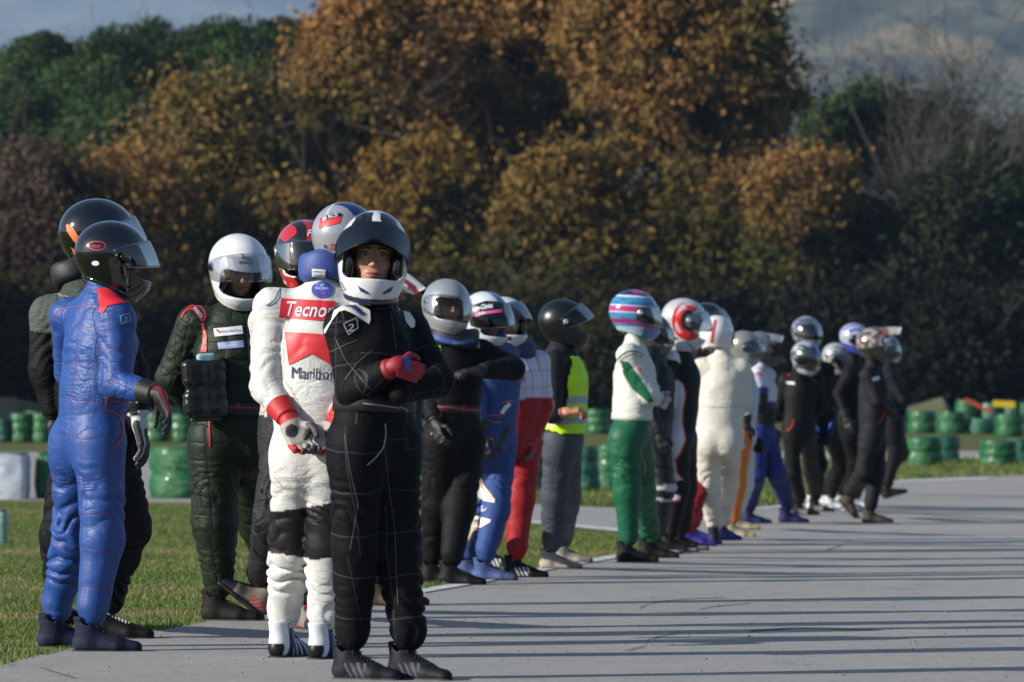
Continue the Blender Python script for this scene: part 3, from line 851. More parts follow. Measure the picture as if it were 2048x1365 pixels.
main_px = [(-500, 1448), (0, 1335), (120, 1307), (260, 1277), (400, 1250), (530, 1228), (700, 1203), (835, 1184), (1000, 1155), (1120, 1131), (1232, 1112), (1330, 1088),
           (1290, 1072), (1230, 1066), (1060, 1050), (840, 1044), (600, 1030), (400, 1008), (0, 1003), (-500, 1003), (-500, 905), (0, 905), (500, 912), (720, 945), (840, 1011),
           (1080, 1011), (1230, 1018), (1400, 1021), (1480, 1020), (1560, 1012), (1640, 994), (1720, 974), (1800, 962), (1900, 957), (2048, 953), (2700, 940), (4200, 1365), (3400, 2600), (-1400, 2600)]
road_sheet('track', main_px, ASPH, .010, label='pale grey worn asphalt kart track')
road_sheet('far_track', [(700, 919), (1000, 918), (1790, 920), (2100, 917), (2700, 912), (2700, 902), (2048, 903), (1700, 904), (700, 904)], ASPH, .010, label='far strip of grey asphalt behind the grass')
t = NT('worn_paint'); tc = t.n('ShaderNodeTexCoord').outputs['Object']; pn = t.noise(9, 6, .75, tc)
c = t.ramp(pn, [(.40, lin('#8d9094')), (.55, lin('#c6c8c8'))]); t.l(c, t.p.inputs['Base Color']); t.p.inputs['Roughness'].default_value = .8
PAINT = t.m
t = NT('faded_paint'); tc = t.n('ShaderNodeTexCoord').outputs['Object']; pn = t.noise(5, 7, .8, tc); pn2 = t.noise(90, 4, .7, tc)
c = t.ramp(pn, [(.42, (.20, .20, .20)), (.60, (.40, .40, .41))]); c = t.mix(t.math('MULTIPLY', pn2, .35), c, (.14, .14, .14)); t.l(c, t.p.inputs['Base Color']); t.p.inputs['Roughness'].default_value = .8
FADED = t.m
def line_px(pts, wid):
    up = [(x, y - wid / 2) for x, y in pts]; dn = [(x, y + wid / 2) for x, y in pts][::-1]; return up + dn
def sidepts(e, w):
    return e
edge = [(835, 1186), (1000, 1157), (1120, 1133), (1236, 1113), (1334, 1090)]
road_sheet('track_line', [(x, y) for x, y in edge] + [(x + 14, y + 5) for x, y in edge][::-1], PAINT, .016, label='white edge line beside the front asphalt')
road_sheet('track_line', line_px([(400, 1006), (600, 1027), (840, 1041), (1060, 1047), (1230, 1063), (1290, 1069)], 5), PAINT, .016, label='white edge line of the middle asphalt strip')
road_sheet('track_line', line_px([(700, 917), (1000, 916), (1790, 918), (2100, 915), (2700, 911)], 3.2), PAINT, .016, label='thin white line on the far asphalt strip')
road_sheet('track_line', line_px([(1480, 1024), (1560, 1016), (1640, 998), (1720, 978), (1800, 965), (1900, 961), (1980, 959)], 3.5), PAINT, .016, label='white edge line under the farthest drivers')
road_sheet('track_marking', [(1400, 1074), (1700, 1076), (2060, 1074), (2060, 1081), (1700, 1083), (1400, 1081)], FADED, .016, label='upper faded white grid line across the track')
road_sheet('track_marking', [(1330, 1086), (1700, 1088), (2060, 1090), (2060, 1096), (1700, 1094), (1330, 1092)], FADED, .016, label='lower faded white grid line across the track')
# thin curved tyre scuffs
SCUF = simple('tyre_scuff', (.12, .12, .12), .8, noise=12)
for i, pts in enumerate([[(1278, 1222), (1300, 1212), (1360, 1204), (1450, 1200)], [(1395, 1226), (1420, 1219), (1500, 1212)], [(1840, 1030), (1900, 1036), (2000, 1042), (2060, 1044)],
                         [(80, 1342), (110, 1352), (150, 1364)], [(1250, 1310), (1285, 1300), (1300, 1285), (1360, 1270)], [(1650, 1105), (1680, 1095), (1710, 1078)], [(1500, 1268), (1600, 1262), (1760, 1266)]]):
    road_sheet('tyre_mark', line_px(pts, 1.6), SCUF, .014, label='thin dark curved tyre scuff on the asphalt')
# loose grit on the asphalt
gr = np.random.default_rng(5); Vs, Fs = [], []
for i in range(420):
    px = gr.uniform(0, 2048); py = 1365 - 330 * gr.random() ** .8
    if py < 1340 - (px) * .20: continue
    g = ground(px, py); r = gr.uniform(.003, .008); b = len(Vs)
    for dx, dy, dz in ((1, 0, 0), (0, 1, 0), (-1, 0, 0), (0, -1, 0), (0, 0, .9)): Vs.append((g[0] + dx * r, g[1] + dy * r, g[2] + .011 + dz * r))
    Fs += [(b, b + 1, b + 4), (b + 1, b + 2, b + 4), (b + 2, b + 3, b + 4), (b + 3, b, b + 4)]
tag(mesh_np('gravel', Vs, Fs, simple('grit', (.16, .15, .13), .9), smooth=False), 'scattered loose grit on the asphalt', None, None, 'stuff')

# grass blades: the verge near the drivers and the strips further back
def inside(poly, x, y):
    r = np.zeros(len(x), bool); n = len(poly)
    for i in range(n):
        x0, y0 = poly[i]; x1, y1 = poly[(i + 1) % n]
        c_ = ((y0 > y) != (y1 > y)) & (x < (x1 - x0) * (y - y0) / (y1 - y0 + 1e-12) + x0); r ^= c_
    return r
road_xy = [tuple(ground(px, py)[:2]) for px, py in main_px]
def blades(n, px_poly, hgt, wid, seed):
    g = np.random.default_rng(seed); poly = [tuple(ground(px, py)[:2]) for px, py in px_poly]
    a = np.array(poly); lo, hi = a.min(0), a.max(0)
    x = g.uniform(lo[0], hi[0], n * 4); u = g.random(n * 4); y = lo[1] * (hi[1] / lo[1]) ** u
    m = inside(poly, x, y) & ~inside(road_xy, x - .03, y); x, y = x[m][:n], y[m][:n]; n = len(x)
    P = np.stack([x, y, gz(y)], 1).astype(np.float32)
    cl = vnoise(P * [1, 1, 0], 3.0); cl2 = vnoise(P * [1, 1, 0], .7, 3.3)
    hh = hgt * g.uniform(.5, 1.25, n) * (.45 + 1.0 * cl) * (1 + y / 100); w = wid * g.uniform(.6, 1.3, n) * (1 + y / 30)
    th = g.uniform(0, 2 * np.pi, n); le = g.uniform(0, .8, n)
    sx, sy = np.cos(th) * w, np.sin(th) * w * .6
    ld = g.uniform(0, 2 * np.pi, n); lx, ly = np.cos(ld) * le * hh, np.sin(ld) * le * hh
    hh = hh * .85
    V = np.stack([np.stack([x - sx, y - sy, P[:, 2] - .005], 1), np.stack([x + sx, y + sy, P[:, 2] - .005], 1), np.stack([x + lx, y + ly, P[:, 2] + hh], 1)], 1).reshape(-1, 3)
    dry = np.clip((cl2 - .56) * 2.2 + g.normal(0, .25, n), 0, 1)[:, None]
    c = lin('#64743c') * (1 - dry) + lin('#928860') * dry; c = c * g.uniform(.65, 1.35, n)[:, None]
    return V, np.arange(n * 3).reshape(-1, 3), np.repeat(c, 3, 0)
t = NT('grass_blade'); a = t.n('ShaderNodeAttribute', attribute_name='Col').outputs['Color']; t.l(a, t.p.inputs['Base Color']); t.p.inputs['Roughness'].default_value = .7
t.p.inputs['Specular IOR Level'].default_value = .25
tr = t.n('ShaderNodeBsdfTranslucent'); t.l(a, tr.inputs[0]); mx = t.n('ShaderNodeMixShader'); mx.inputs[0].default_value = .3
t.l(t.p.outputs[0], mx.inputs[1]); t.l(tr.outputs[0], mx.inputs[2]); t.l(mx.outputs[0], t.out.inputs[0]); BLADE = t.m
parts = [blades(300000, [(-60, 1365), (-60, 1006), (400, 1010), (840, 1046), (1060, 1052), (1230, 1068), (1300, 1090), (1232, 1113), (835, 1186), (400, 1252), (0, 1338)], .024, .0035, 1),
         blades(50000, [(500, 1008), (1080, 1010), (1400, 1020), (1560, 1010), (1720, 974), (2060, 951), (2060, 922), (500, 930)], .05, .006, 2)]
V = np.concatenate([p[0] for p in parts]); C = np.concatenate([p[2] for p in parts])
tag(mesh_np('grass', V, np.arange(len(V)).reshape(-1, 3), BLADE, smooth=False, attrs={'Col': C}), 'short tufted grass blades on the verge behind the drivers', None, None, 'stuff')

# ------------------------------------------------------------------ green wrapped tyre stacks
def wrap_mat(name, col, col2):
    t = NT(name); tc = t.n('ShaderNodeTexCoord').outputs['Object']
    sc = t.n('ShaderNodeMapping'); sc.inputs['Scale'].default_value = (1, 1, 3.5); t.l(tc, sc.inputs[0])
    n = t.noise(3.2, 5, .65, sc.outputs[0], 1.5); n2 = t.noise(1.4, 3, .5, tc)
    c = t.mix(t.ramp(n, [(.35, 0.0), (.75, 1.0)]), lin(col), lin(col2)); c = t.mix(t.math('MULTIPLY', t.ramp(n2, [(.55, 0.0), (.7, 1.0)]), .6), c, lin(col) * .45)
    t.l(c, t.p.inputs['Base Color']); t.l(t.ramp(t.noise(7, 4, .6, tc), [(.35, .28), (.65, .6)]), t.p.inputs['Roughness']); t.p.inputs['Coat Weight'].default_value = .18; t.p.inputs['Coat Roughness'].default_value = .12
    t.l(t.bump(n, .035), t.p.inputs['Normal']); return t.m
WG = wrap_mat('green_wrap', '#044c24', '#116530'); WG2 = wrap_mat('teal_wrap', '#0a4a36', '#1e6a52'); WW = wrap_mat('white_wrap', '#b2bac6', '#d0d6de'); WP = wrap_mat('pale_wrap', '#7fa394', '#98b8a8')
def tyre_stack(px, top, bot, wpx, mat, label, seed, rings=3, group='green wrapped tyre stacks along the track', sq=0, lean=0.0, back=0.0):
    g = ground(px, bot); s = g[1] / F; hgt = (bot - top) * s; r = wpx * s / 2; gg = np.random.default_rng(seed)
    nu, nv = 48, 9 * rings + 3; V = []; ph = gg.uniform(0, 6, 6)
    prof = [(0, hgt * .97), (.55, hgt * .965), (.9, hgt * .985)]
    for j in range(nv):
        q = 1 - j / (nv - 1); b = abs(math.sin(math.pi * rings * q + .001)); prof.append((.90 + .10 * b ** .55 - .05 * (q > .99), hgt * (.015 + .965 * q)))
    for j, (a, z) in enumerate(prof):
        for i in range(nu):
            u = 2 * math.pi * i / nu; e = 1.0
            if sq: e = 1 / max(abs(math.cos(u)), abs(math.sin(u))) ** .75
            wob = 1 + .030 * math.sin(2 * u + ph[0] + z * 4) + .018 * math.sin(5 * u + ph[1] + z * 9) + .012 * math.sin(9 * u + ph[2] - z * 15)
            V.append(((a * r * wob * e * math.cos(u)) + lean * z, a * r * wob * e * math.sin(u), z + .012 * hgt * math.sin(3 * u + ph[3]) * (a > .5) * (z > hgt * .3)))
    Fq = [(j * nu + i, (j + 1) * nu + i, (j + 1) * nu + (i + 1) % nu, j * nu + (i + 1) % nu) for j in range(len(prof) - 1) for i in range(nu)]
    Fq.append(tuple(range(nu)))
    V = np.array(V) + np.array([0, r + back, 0])
    o = mesh_np('tyre_stack', V, Fq, mat, None, g)
    tag(o, label, 'tyre stack', group); return o
S = tyre_stack
S(-2, 905, 1001, 116, WW, 'white wrapped tyre stack at the left edge of the picture', 1, 1, None, sq=1)
S(118, 905, 1000, 104, WG, 'green tyre stack beside the white one, behind the driver in blue', 2, 1, sq=1)
S(366, 893, 1000, 140, WG, 'largest green tyre stack, left of the driver in dark green', 3, 2)
S(850, 896, 992, 100, WG, 'green tyre stack between the front boy and the silver helmet driver', 4, 2)
S(1062, 890, 988, 90, WG2, 'dark green tyre stack between the red suit and the vest', 5, 3)
S(1172, 892, 985, 62, WG2, 'wobbly green tyre stack right behind the vest wearer', 6, 3, lean=-.06)
S(1218, 890, 980, 58, WG, 'wobbly green tyre stack touching the driver in green', 7, 3, lean=.05)
S(2, 838, 886, 38, WG2, 'back row green tyre stack at the left picture edge', 8, 3)
S(42, 826, 886, 46, WG, 'back row green tyre stack above the white stack', 9, 3)
S(84, 826, 886, 46, WG, 'back row green tyre stack just left of the driver in blue', 10, 3)
S(66, 822, 872, 44, WG2, 'green tyre stack peeping out behind the left back row', 11, 2)
S(312, 826, 885, 50, WG, 'back row green tyre stack under the red glove of the blue driver', 12, 3)
S(364, 828, 885, 50, WG, 'back row green tyre stack left of the dark green suit', 13, 3)
S(336, 812, 868, 50, WG2, 'green tyre stack peeping out between two of the back row', 14, 2)
S(1196, 818, 869, 54, WG, 'back row green tyre stack beside the white waist of the green driver', 15, 3)
S(848, 840, 880, 40, WG, 'small green tyre stack seen past the front boy\'s elbow', 16, 3)
S(1796, 822, 866, 46, WG2, 'back row tyre stack half hidden by the farthest driver', 17, 2)
S(1846, 822, 867, 58, WG, 'first full back row tyre stack right of the farthest driver', 18, 2)
S(1905, 823, 869, 60, WG, 'second full back row tyre stack right of the farthest driver', 19, 2)
S(1964, 836, 869, 56, WG2, 'lower rounded back row tyre stack near the right edge', 20, 1)
S(2022, 828, 875, 60, WG, 'back row tyre stack at the right picture edge', 21, 2)
S(1850, 874, 935, 76, WG, 'front green tyre stack on the grass right of the drivers', 22, 2)
S(1893, 872, 930, 68, WG2, 'dark front tyre stack joined behind the nearer one', 23, 2, back=.3)
S(2000, 880, 935, 76, WG, 'front green tyre stack nearest the right edge', 24, 3)
S(2044, 878, 930, 60, WG2, 'dark front tyre stack cut by the right edge', 25, 2, back=.3)
for i, (px, top, bot, w, m_) in enumerate([(1935, 800, 826, 46, WG), (1985, 806, 830, 44, WG2), (2026, 802, 830, 40, WG2), (2052, 806, 832, 30, WG)]):
    o = S(px, top, bot, w, m_, ['heaped green tyre bundle above the back row', 'low teal tyre bundle in the heap behind', 'tyre bundle under the yellow strip', 'tyre bundle in the heap at the right edge'][i], 30 + i, 1)
    o.location = at(px, bot, 139); hgt = (bot - top) * 139 / F; rr = w * 139 / F / 2
    me = o.data; cs = np.zeros(len(me.vertices) * 3, np.float32); me.vertices.foreach_get('co', cs); cs = cs.reshape(-1, 3)
    ext = cs.max(0) - cs.min(0); cs[:, 0] *= 2 * rr / ext[0]; cs[:, 1] *= 2 * rr / ext[1]; cs[:, 2] *= (hgt + o.location.z - gz(139)) / ext[2]; me.vertices.foreach_set('co', cs.ravel())
    o.location.z = float(gz(139)); me.update()
def slab(name, c, size, mat, rot=(0, 0, 0), label=None, cat=None, bev=.02):
    bm = bmesh.new(); bmesh.ops.create_cube(bm, size=1)
    for v in bm.verts: v.co = Vector((v.co.x * size[0], v.co.y * size[1], v.co.z * size[2]))
    bmesh.ops.bevel(bm, geom=bm.edges[:], offset=bev, segments=2, affect='EDGES')
    me = bpy.data.meshes.new(name); bm.to_mesh(me); bm.free(); o = bpy.data.objects.new(name, me); COL.objects.link(o)
    me.materials.append(mat); o.location = tuple(map(float, c)); o.rotation_euler = rot; return tag(o, label, cat)
slab('marker_board', at(1957, 812, 138), (.75, .06, .10), simple('board_red', '#a5452c', .5), (0, R(25), 0), 'red orange strip leaning across the tyre heap', 'marker', .01)
slab('marker_board', at(2008, 809, 138), (.55, .08, .16), simple('board_yellow', '#c9a818', .5), (0, R(4), 0), 'yellow strip lying on the tyre heap', 'marker', .01)
g = ground(-14, 1094); o = tyre_stack(-16, 1020, 1094, 58, WP, 'pale green wrapped block cut by the left picture edge', 41, 1, None, sq=1)
slab('concrete_block', at(4, 819, 150), (.75, .5, .65), simple('concrete', '#75726a', .85, bumpd=.004), (0, 0, 0), 'grey concrete block behind the back row at the left edge', 'block')
# dark hose and mound behind the back row
bm = bmesh.new()
def mound(name, pxl, pxr, Y, hgt, label):
    n = 40; V = []; m = 12; g_ = np.random.default_rng(int(pxl) + 999)
    xl, xr = at(pxl, 840, Y)[0], at(pxr, 840, Y)[0]
    for i in range(n):
        u = i / (n - 1); x = xl + (xr - xl) * u; e = min(1, 6 * u, 6 * (1 - u))
        for j in range(m):
            v = j / (m - 1); y = Y - 2.5 + 5 * v; V.append((x, y, gz(y) - .05 + hgt * e ** .5 * math.sin(math.pi * v) ** .7 * (1 + .25 * math.sin(x * 1.7))))
    fq = [(i * m + j, (i + 1) * m + j, (i + 1) * m + j + 1, i * m + j + 1) for i in range(n - 1) for j in range(m - 1)]
    t = simple('bank_grass', '#4c4f34', .9, noise=3, bumpd=.03)
    tag(mesh_np(name, V, fq, t), label, None, None, 'structure')
mound('grass_bank', -60, 330, 153, .62, 'low greenish bank behind the left tyre stacks')
mound('grass_bank', 1780, 1905, 148, .75, 'low dark bank behind the right tyre stacks')

# ------------------------------------------------------------------ trees
BARK = simple('bark', '#3a3028', .9, noise=6, bumpd=.02); BARK2 = simple('grey_bark', '#4c4a46', .9, noise=6, bumpd=.02)
t = NT('leaves'); a = t.n('ShaderNodeAttribute', attribute_name='Col').outputs['Color']; t.l(a, t.p.inputs['Base Color']); t.p.inputs['Roughness'].default_value = .75
t.p.inputs['Specular IOR Level'].default_value = .12
tr = t.n('ShaderNodeBsdfTranslucent'); t.l(a, tr.inputs[0]); mx = t.n('ShaderNodeMixShader'); mx.inputs[0].default_value = .22
t.l(t.p.outputs[0], mx.inputs[1]); t.l(tr.outputs[0], mx.inputs[2]); t.l(mx.outputs[0], t.out.inputs[0]); LEAF = t.m
LS = .70
def branches(base, top, rad, crown_c, crown_r, rng, n=14, depth=2, droop=0.0):
    V, Fq = [], []
    def add(pts, rr, sides):
        v, f = tube(pts, rr, sides); b = len(V); V.extend(v); Fq.extend([tuple(i + b for i in q) for q in f])
    n0 = 7; P = [base + (top - base) * i / (n0 - 1) + rng.normal(0, .12, 3) * (0 < i) * [1, 1, 0] for i in range(n0)]
    add(P, [rad * (1 - .72 * i / (n0 - 1)) for i in range(n0)], 8)
    def grow(p, d, ln, r, lev):
        pts = [p]; q = p.copy(); dd = d.copy()
        for i in range(4): dd = nrm(dd + rng.normal(0, .16, 3) + [0, 0, .06 - droop]); q = q + dd * ln / 4; pts.append(q.copy())
        add(pts, [r * (1 - .2 * i) for i in range(5)], 5 if lev < 2 else 3)
        if lev < depth:
            for _ in range(4 if lev else 5):
                i = rng.integers(1, 5); grow(pts[i], nrm(dd + rng.normal(0, .55, 3)), ln * rng.uniform(.45, .65), r * .45, lev + 1)
    for _ in range(n):
        i = rng.integers(2, n0); tgt = crown_c + rng.normal(0, .55, 3) * crown_r; d = tgt - P[i]; ln = np.linalg.norm(d)
        grow(P[i], nrm(d), ln * rng.uniform(.55, .95), rad * .30, 0)
    return V, Fq
def tree(px, Y, top, wpx, bot, cols, label, seed, leaves=38000, leaf=.20, cat='tree', group='trees behind the track', clump=.55, nb=14, shape=1.0, depthk=.8, bark=None, lob=150, gap=.0, trunk_top=.62, name='tree', xr=None, strg=.22, depth=2, mixn=.6):
    """crown of many leaf-sized faces gathered in clumps; bot is the row where the crown ends below"""
    Y = Y * 1.7; leaf = leaf * LS; clump = clump * 1.6; leaves = int(leaves * 1.8); rng = np.random.default_rng(seed); s = Y / F; x = at(px, 848, Y)[0]; zt = at(px, top, Y)[2]; zb = at(px, bot, Y)[2]; g0 = float(gz(Y))
    rx = wpx * s / 2; rz = (zt - zb) / 2; ry = rx * depthk; cc = np.array([x, Y, (zt + zb) / 2]); rr = np.array([rx, ry, rz])
    root = empty(name, (x, Y, g0)); tag(root, label, cat, group)
    V, Fq = branches(np.array([x, Y, g0 - .1]), np.array([x + rng.normal(0, .3), Y, zb + (zt - zb) * trunk_top]), max(.10, rx * .075), cc, rr, rng, nb, depth)
    mesh_np('trunk', np.array(V) - [x, Y, g0], Fq, bark or BARK, root)
    if leaves:
        d = rng.normal(0, 1, (lob, 3)); d /= np.linalg.norm(d, axis=1)[:, None]
        rad = .35 + .62 * rng.random(lob) ** .45; cl = d * rad[:, None]; cl[:, 2] = np.where(cl[:, 2] < 0, cl[:, 2] * .95, cl[:, 2])
        cs = clump * rng.uniform(.65, 1.25, lob) * np.ones(lob)
        tint = rng.random(lob)
        ci = rng.integers(0, lob, leaves); dd = rng.normal(0, 1, (leaves, 3)); dd /= np.linalg.norm(dd, axis=1)[:, None]
        q = rng.random(leaves) ** .40
        strag = np.where(rng.random(leaves) < strg, rng.uniform(1.0, 2.3, leaves), 1.0)
        P = cc + cl[ci] * (rr - clump * .55) + dd * (cs[ci] * q * strag)[:, None] * [1, 1, .78]
        nn = vnoise(P.astype(np.float32), .65, seed * .37); keep = nn > gap
        hid = P[:, 2] > g0 + .02; keep &= hid
        P, ci, dd = P[keep], ci[keep], dd[keep]; n = len(P)
        A = nrm_rows(dd + rng.normal(0, .7, (n, 3))); U = nrm_rows(np.cross(A, rng.normal(0, 1, (n, 3)))); W = np.cross(A, U)
        sz = (leaf * rng.uniform(.45, 1.15, n))[:, None]
        quad = np.stack([P - U * sz, P - W * sz * .55, P + U * sz, P + W * sz * .55], 1)
        quad[:, 2] += A * sz * .3
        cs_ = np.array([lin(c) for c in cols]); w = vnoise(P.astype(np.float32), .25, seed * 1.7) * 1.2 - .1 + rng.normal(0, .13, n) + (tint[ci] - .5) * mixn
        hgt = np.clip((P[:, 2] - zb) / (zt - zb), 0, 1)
        w = np.clip(w * .55 + .45 * hgt, 0, .999) * (len(cols) - 1); i = w.astype(int); f = (w - i)[:, None]  # colour climbs with height: olive lower leaves, plus painted-in shade and lit tops
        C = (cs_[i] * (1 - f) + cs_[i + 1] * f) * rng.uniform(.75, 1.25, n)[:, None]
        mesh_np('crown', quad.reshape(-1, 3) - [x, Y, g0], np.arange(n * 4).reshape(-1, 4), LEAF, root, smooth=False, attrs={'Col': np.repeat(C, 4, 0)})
    return root
def nrm_rows(v): return v / (np.linalg.norm(v, axis=1)[:, None] + 1e-9)
OAK = ['#262a16', '#444622', '#62592c', '#7c6436', '#88663c']; OAKO = ['#3e4222', '#66592e', '#886638', '#966c40']; OLIVE = ['#26301a', '#3c4220', '#5c5626', '#7a6528']
PINE = ['#16220e', '#203216', '#304622', '#465c32']; SHADED = ['#12180f', '#1a2216', '#28301f', '#343624']; BROWN = ['#262019', '#3a3026', '#4c4034', '#5c4e40']  # the darkest set has the right side's shade put into its leaf colour
GREEN = ['#141e10', '#203018', '#304622', '#425832']
TT = [ # px, Y, top, width, bottom of crown, colours, label, kwargs
 (-30, 134, 88, 290, 420, PINE, 'dark green pine crown at the far left, lowest of the pine row', dict(clump=.72, leaves=40000, lob=90, strg=.0)),
 (95, 136, 58, 280, 380, PINE, 'dark green pine second from the left picture edge', dict(clump=.72, leaves=40000, lob=90, strg=.0)),
 (215, 133, 44, 270, 380, PINE, 'dark green pine left of the highest pines', dict(clump=.72, leaves=40000, lob=90, strg=.0)),
 (335, 137, 18, 290, 360, PINE, 'tall dark green pine in the middle of the pine row', dict(clump=.72, leaves=40000, lob=90, strg=.0)),
 (450, 134, 28, 270, 360, PINE, 'dark green pine right of the row\'s middle', dict(clump=.72, leaves=40000, lob=90, strg=.0)),
 (560, 136, 8, 290, 340, PINE, 'tallest dark green pine touching the orange trees', dict(clump=.72, leaves=40000, lob=90, strg=.0)),
 (655, 138, 30, 240, 340, PINE, 'dark green pine mostly behind the orange trees', dict(clump=.72, leaves=40000, lob=90, strg=.0)),
 (60, 128, 165, 260, 560, PINE, 'lower dark pine in front of the row at the left', dict(clump=.6)),
 (230, 127, 175, 260, 560, PINE, 'lower dark pine above the left orange oak', dict(clump=.6)),
 (60, 97, 250, 300, 830, BROWN, 'nearly bare brown tree at the far left', dict(leaves=26000, leaf=.14, clump=.8, nb=30, gap=.33, lob=90)),
 (430, 101, 122, 340, 640, OAK, 'rounded orange brown oak below the pines', dict(clump=.6)),
 (260, 98, 262, 300, 780, OAK, 'lower orange brown oak sloping down to the left', dict(clump=.6)),
 (740, 103, -60, 380, 600, OAKO, 'tall orange oak cut by the top edge, left of the three', dict(clump=.55, lob=170, leaves=45000)),
 (1010, 106, -190, 480, 600, OAKO, 'tallest orange oak cut by the top edge in the middle', dict(clump=.55, lob=240, leaves=70000, gap=.30)),
 (1360, 104, -150, 520, 420, OAKO, 'wide spreading orange oak right of the middle with branches showing', dict(clump=.5, lob=230, leaves=62000, gap=.33, nb=34)),
 (560, 99, 330, 380, 830, OAK, 'olive and rust oak behind the white helmet driver', dict()),
 (860, 98, 250, 400, 830, ['#20260f', '#444420', '#6c5a2a', '#80602e'], 'rust coloured oak above the front boy', dict()),
 (1140, 97, 270, 400, 830, ['#1c2212', '#3e4020', '#62542a', '#785e2c'], 'olive brown oak above the vest wearer', dict()),
 (1400, 97, 300, 340, 830, ['#161c0e', '#323618', '#544a22', '#6a5428'], 'dark olive oak above the green driver', dict()),
 (1582, 95.5, 285, 215, 500, OAKO, 'small orange tree hanging over the dark trees at the right', dict(clump=.42, leaves=15000, leaf=.15, gap=.32, lob=90)),
 (1500, 96, 318, 150, 470, OAKO, 'paler orange branch mass left of the small orange tree', dict(clump=.42, leaves=9000, leaf=.15, gap=.36, lob=60)),
 (1650, 96.5, 300, 130, 440, OAKO, 'thin orange branch mass right of the small orange tree', dict(clump=.42, leaves=6000, leaf=.15, gap=.40, lob=50)),
 (1590, 96, 400, 200, 640, OLIVE, 'olive tree filling under the small orange tree', dict(clump=.5, leaves=18000, lob=90)),
 (1735, 112, 128, 330, 700, GREEN, 'green leafy tree right of the orange oaks', dict(clump=.7)),
 (1860, 108, 158, 340, 760, GREEN, 'green tree behind the bare branches', dict(clump=.7)),
 (2040, 112, 225, 320, 760, ['#1a2018', '#2a3022', '#3c3c2a'], 'dull green tree at the right edge', dict(clump=.7)),
 (1800, 105, 165, 360, 760, GREEN, 'tall green tree left of the bare grey tree', dict(clump=.6, lob=120)),
 (1960, 102, 262, 300, 780, ['#141c10', '#1e2a18', '#2a3622', '#343c28'], 'dark green tree in front of the bare grey branches', dict(clump=.6, lob=120)),
 (1720, 97, 400, 300, 840, SHADED, 'dark shaded tree above the farthest drivers', dict()),
 (1900, 96, 330, 330, 840, SHADED, 'darkest shaded tree at the right', dict()),
 (2060, 97, 350, 280, 840, SHADED, 'dark shaded tree cut by the right edge', dict()),
 (1560, 99, 440, 280, 840, SHADED, 'dark shaded tree under the small orange one', dict()),
 (1900, 103, 15, 360, 600, BROWN, 'bare grey twiggy tree against the hazy hill', dict(leaves=900, leaf=.10, nb=60, bark=BARK2, depth=3, clump=1.2, trunk_top=.5)),
]
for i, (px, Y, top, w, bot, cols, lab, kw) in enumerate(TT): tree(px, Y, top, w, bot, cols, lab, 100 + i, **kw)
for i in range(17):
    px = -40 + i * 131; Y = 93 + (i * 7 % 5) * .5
    cols = ['#141a0e', '#1e2412', '#302e18', '#463c22'] if px < 1400 else ['#10140d', '#171b12', '#22241a']  # shade under the trees is put into these dark leaf colours
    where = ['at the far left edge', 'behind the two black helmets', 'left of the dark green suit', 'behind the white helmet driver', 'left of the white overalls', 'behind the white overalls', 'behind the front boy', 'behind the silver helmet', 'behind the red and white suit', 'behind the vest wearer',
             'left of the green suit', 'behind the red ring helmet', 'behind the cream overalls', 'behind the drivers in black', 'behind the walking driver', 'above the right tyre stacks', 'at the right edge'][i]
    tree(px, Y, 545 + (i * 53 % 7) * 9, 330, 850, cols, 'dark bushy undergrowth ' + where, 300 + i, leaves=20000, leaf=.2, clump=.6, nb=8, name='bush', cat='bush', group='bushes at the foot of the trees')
# unseen trees added left of the picture to shade the foot of the row
for i, (px, Y, top, w) in enumerate([(-330, 90, 60, 420), (-760, 86, -60, 480), (-1250, 82, -60, 520)]):
    tree(px, Y, top, w, 820, OAK, 'unseen oak added for shade beyond the left picture edge, %s of three' % ['nearest', 'middle', 'farthest'][i], 400 + i, leaves=15000, leaf=.3)

# ------------------------------------------------------------------ hills and the air in front of them
def hill(name, Y0, Y1, xs, zf, mat, label, nyy=60):
    ysr = np.linspace(Y0, Y1, nyy); X, Yq = np.meshgrid(xs, ysr, indexing='ij'); Z = zf(X, Yq)
    V = np.stack([X, Yq, Z], -1).reshape(-1, 3); I = np.arange(len(xs) * nyy).reshape(len(xs), nyy)
    Q = np.stack([I[:-1, :-1], I[1:, :-1], I[1:, 1:], I[:-1, 1:]], -1).reshape(-1, 4)
    return tag(mesh_np(name, V, Q, mat), label, None, None, 'structure')
def hillmat(name, c1, c2, c3, sc):
    t = NT(name); tc = t.n('ShaderNodeTexCoord').outputs['Object']; n = t.noise(sc, 5, .6, tc); n2 = t.noise(sc * .25, 4, .6, tc)
    v = t.n('ShaderNodeTexVoronoi'); v.inputs['Scale'].default_value = sc * 2; t.l(tc, v.inputs['Vector'])
    c = t.ramp(n, [(.35, lin(c1)), (.5, lin(c2)), (.68, lin(c3))]); c = t.mix(t.ramp(n2, [(.5, 0.0), (.62, .7)]), c, lin(c3)); c = t.mix(t.math('MULTIPLY', v.outputs['Distance'], .5), c, lin(c1))
    t.l(c, t.p.inputs['Base Color']); t.p.inputs['Roughness'].default_value = .95; return t.m
def fbm2(X, Y, f, off=0.0):
    P = np.stack([X, Y, np.zeros_like(X)], -1).astype(np.float32); return vnoise(P, f, off) + .5 * vnoise(P, f * 2.1, off + 7) + .25 * vnoise(P, f * 4.3, off + 13)
def z_far(X, Y): return 8 + 900 * np.clip((Y - 5000) / 3800, 0, 1) ** .8 * (1 + .18 * (fbm2(X, Y, .0006, 1) - .8)) + 45 * fbm2(X, Y, .003, 3)
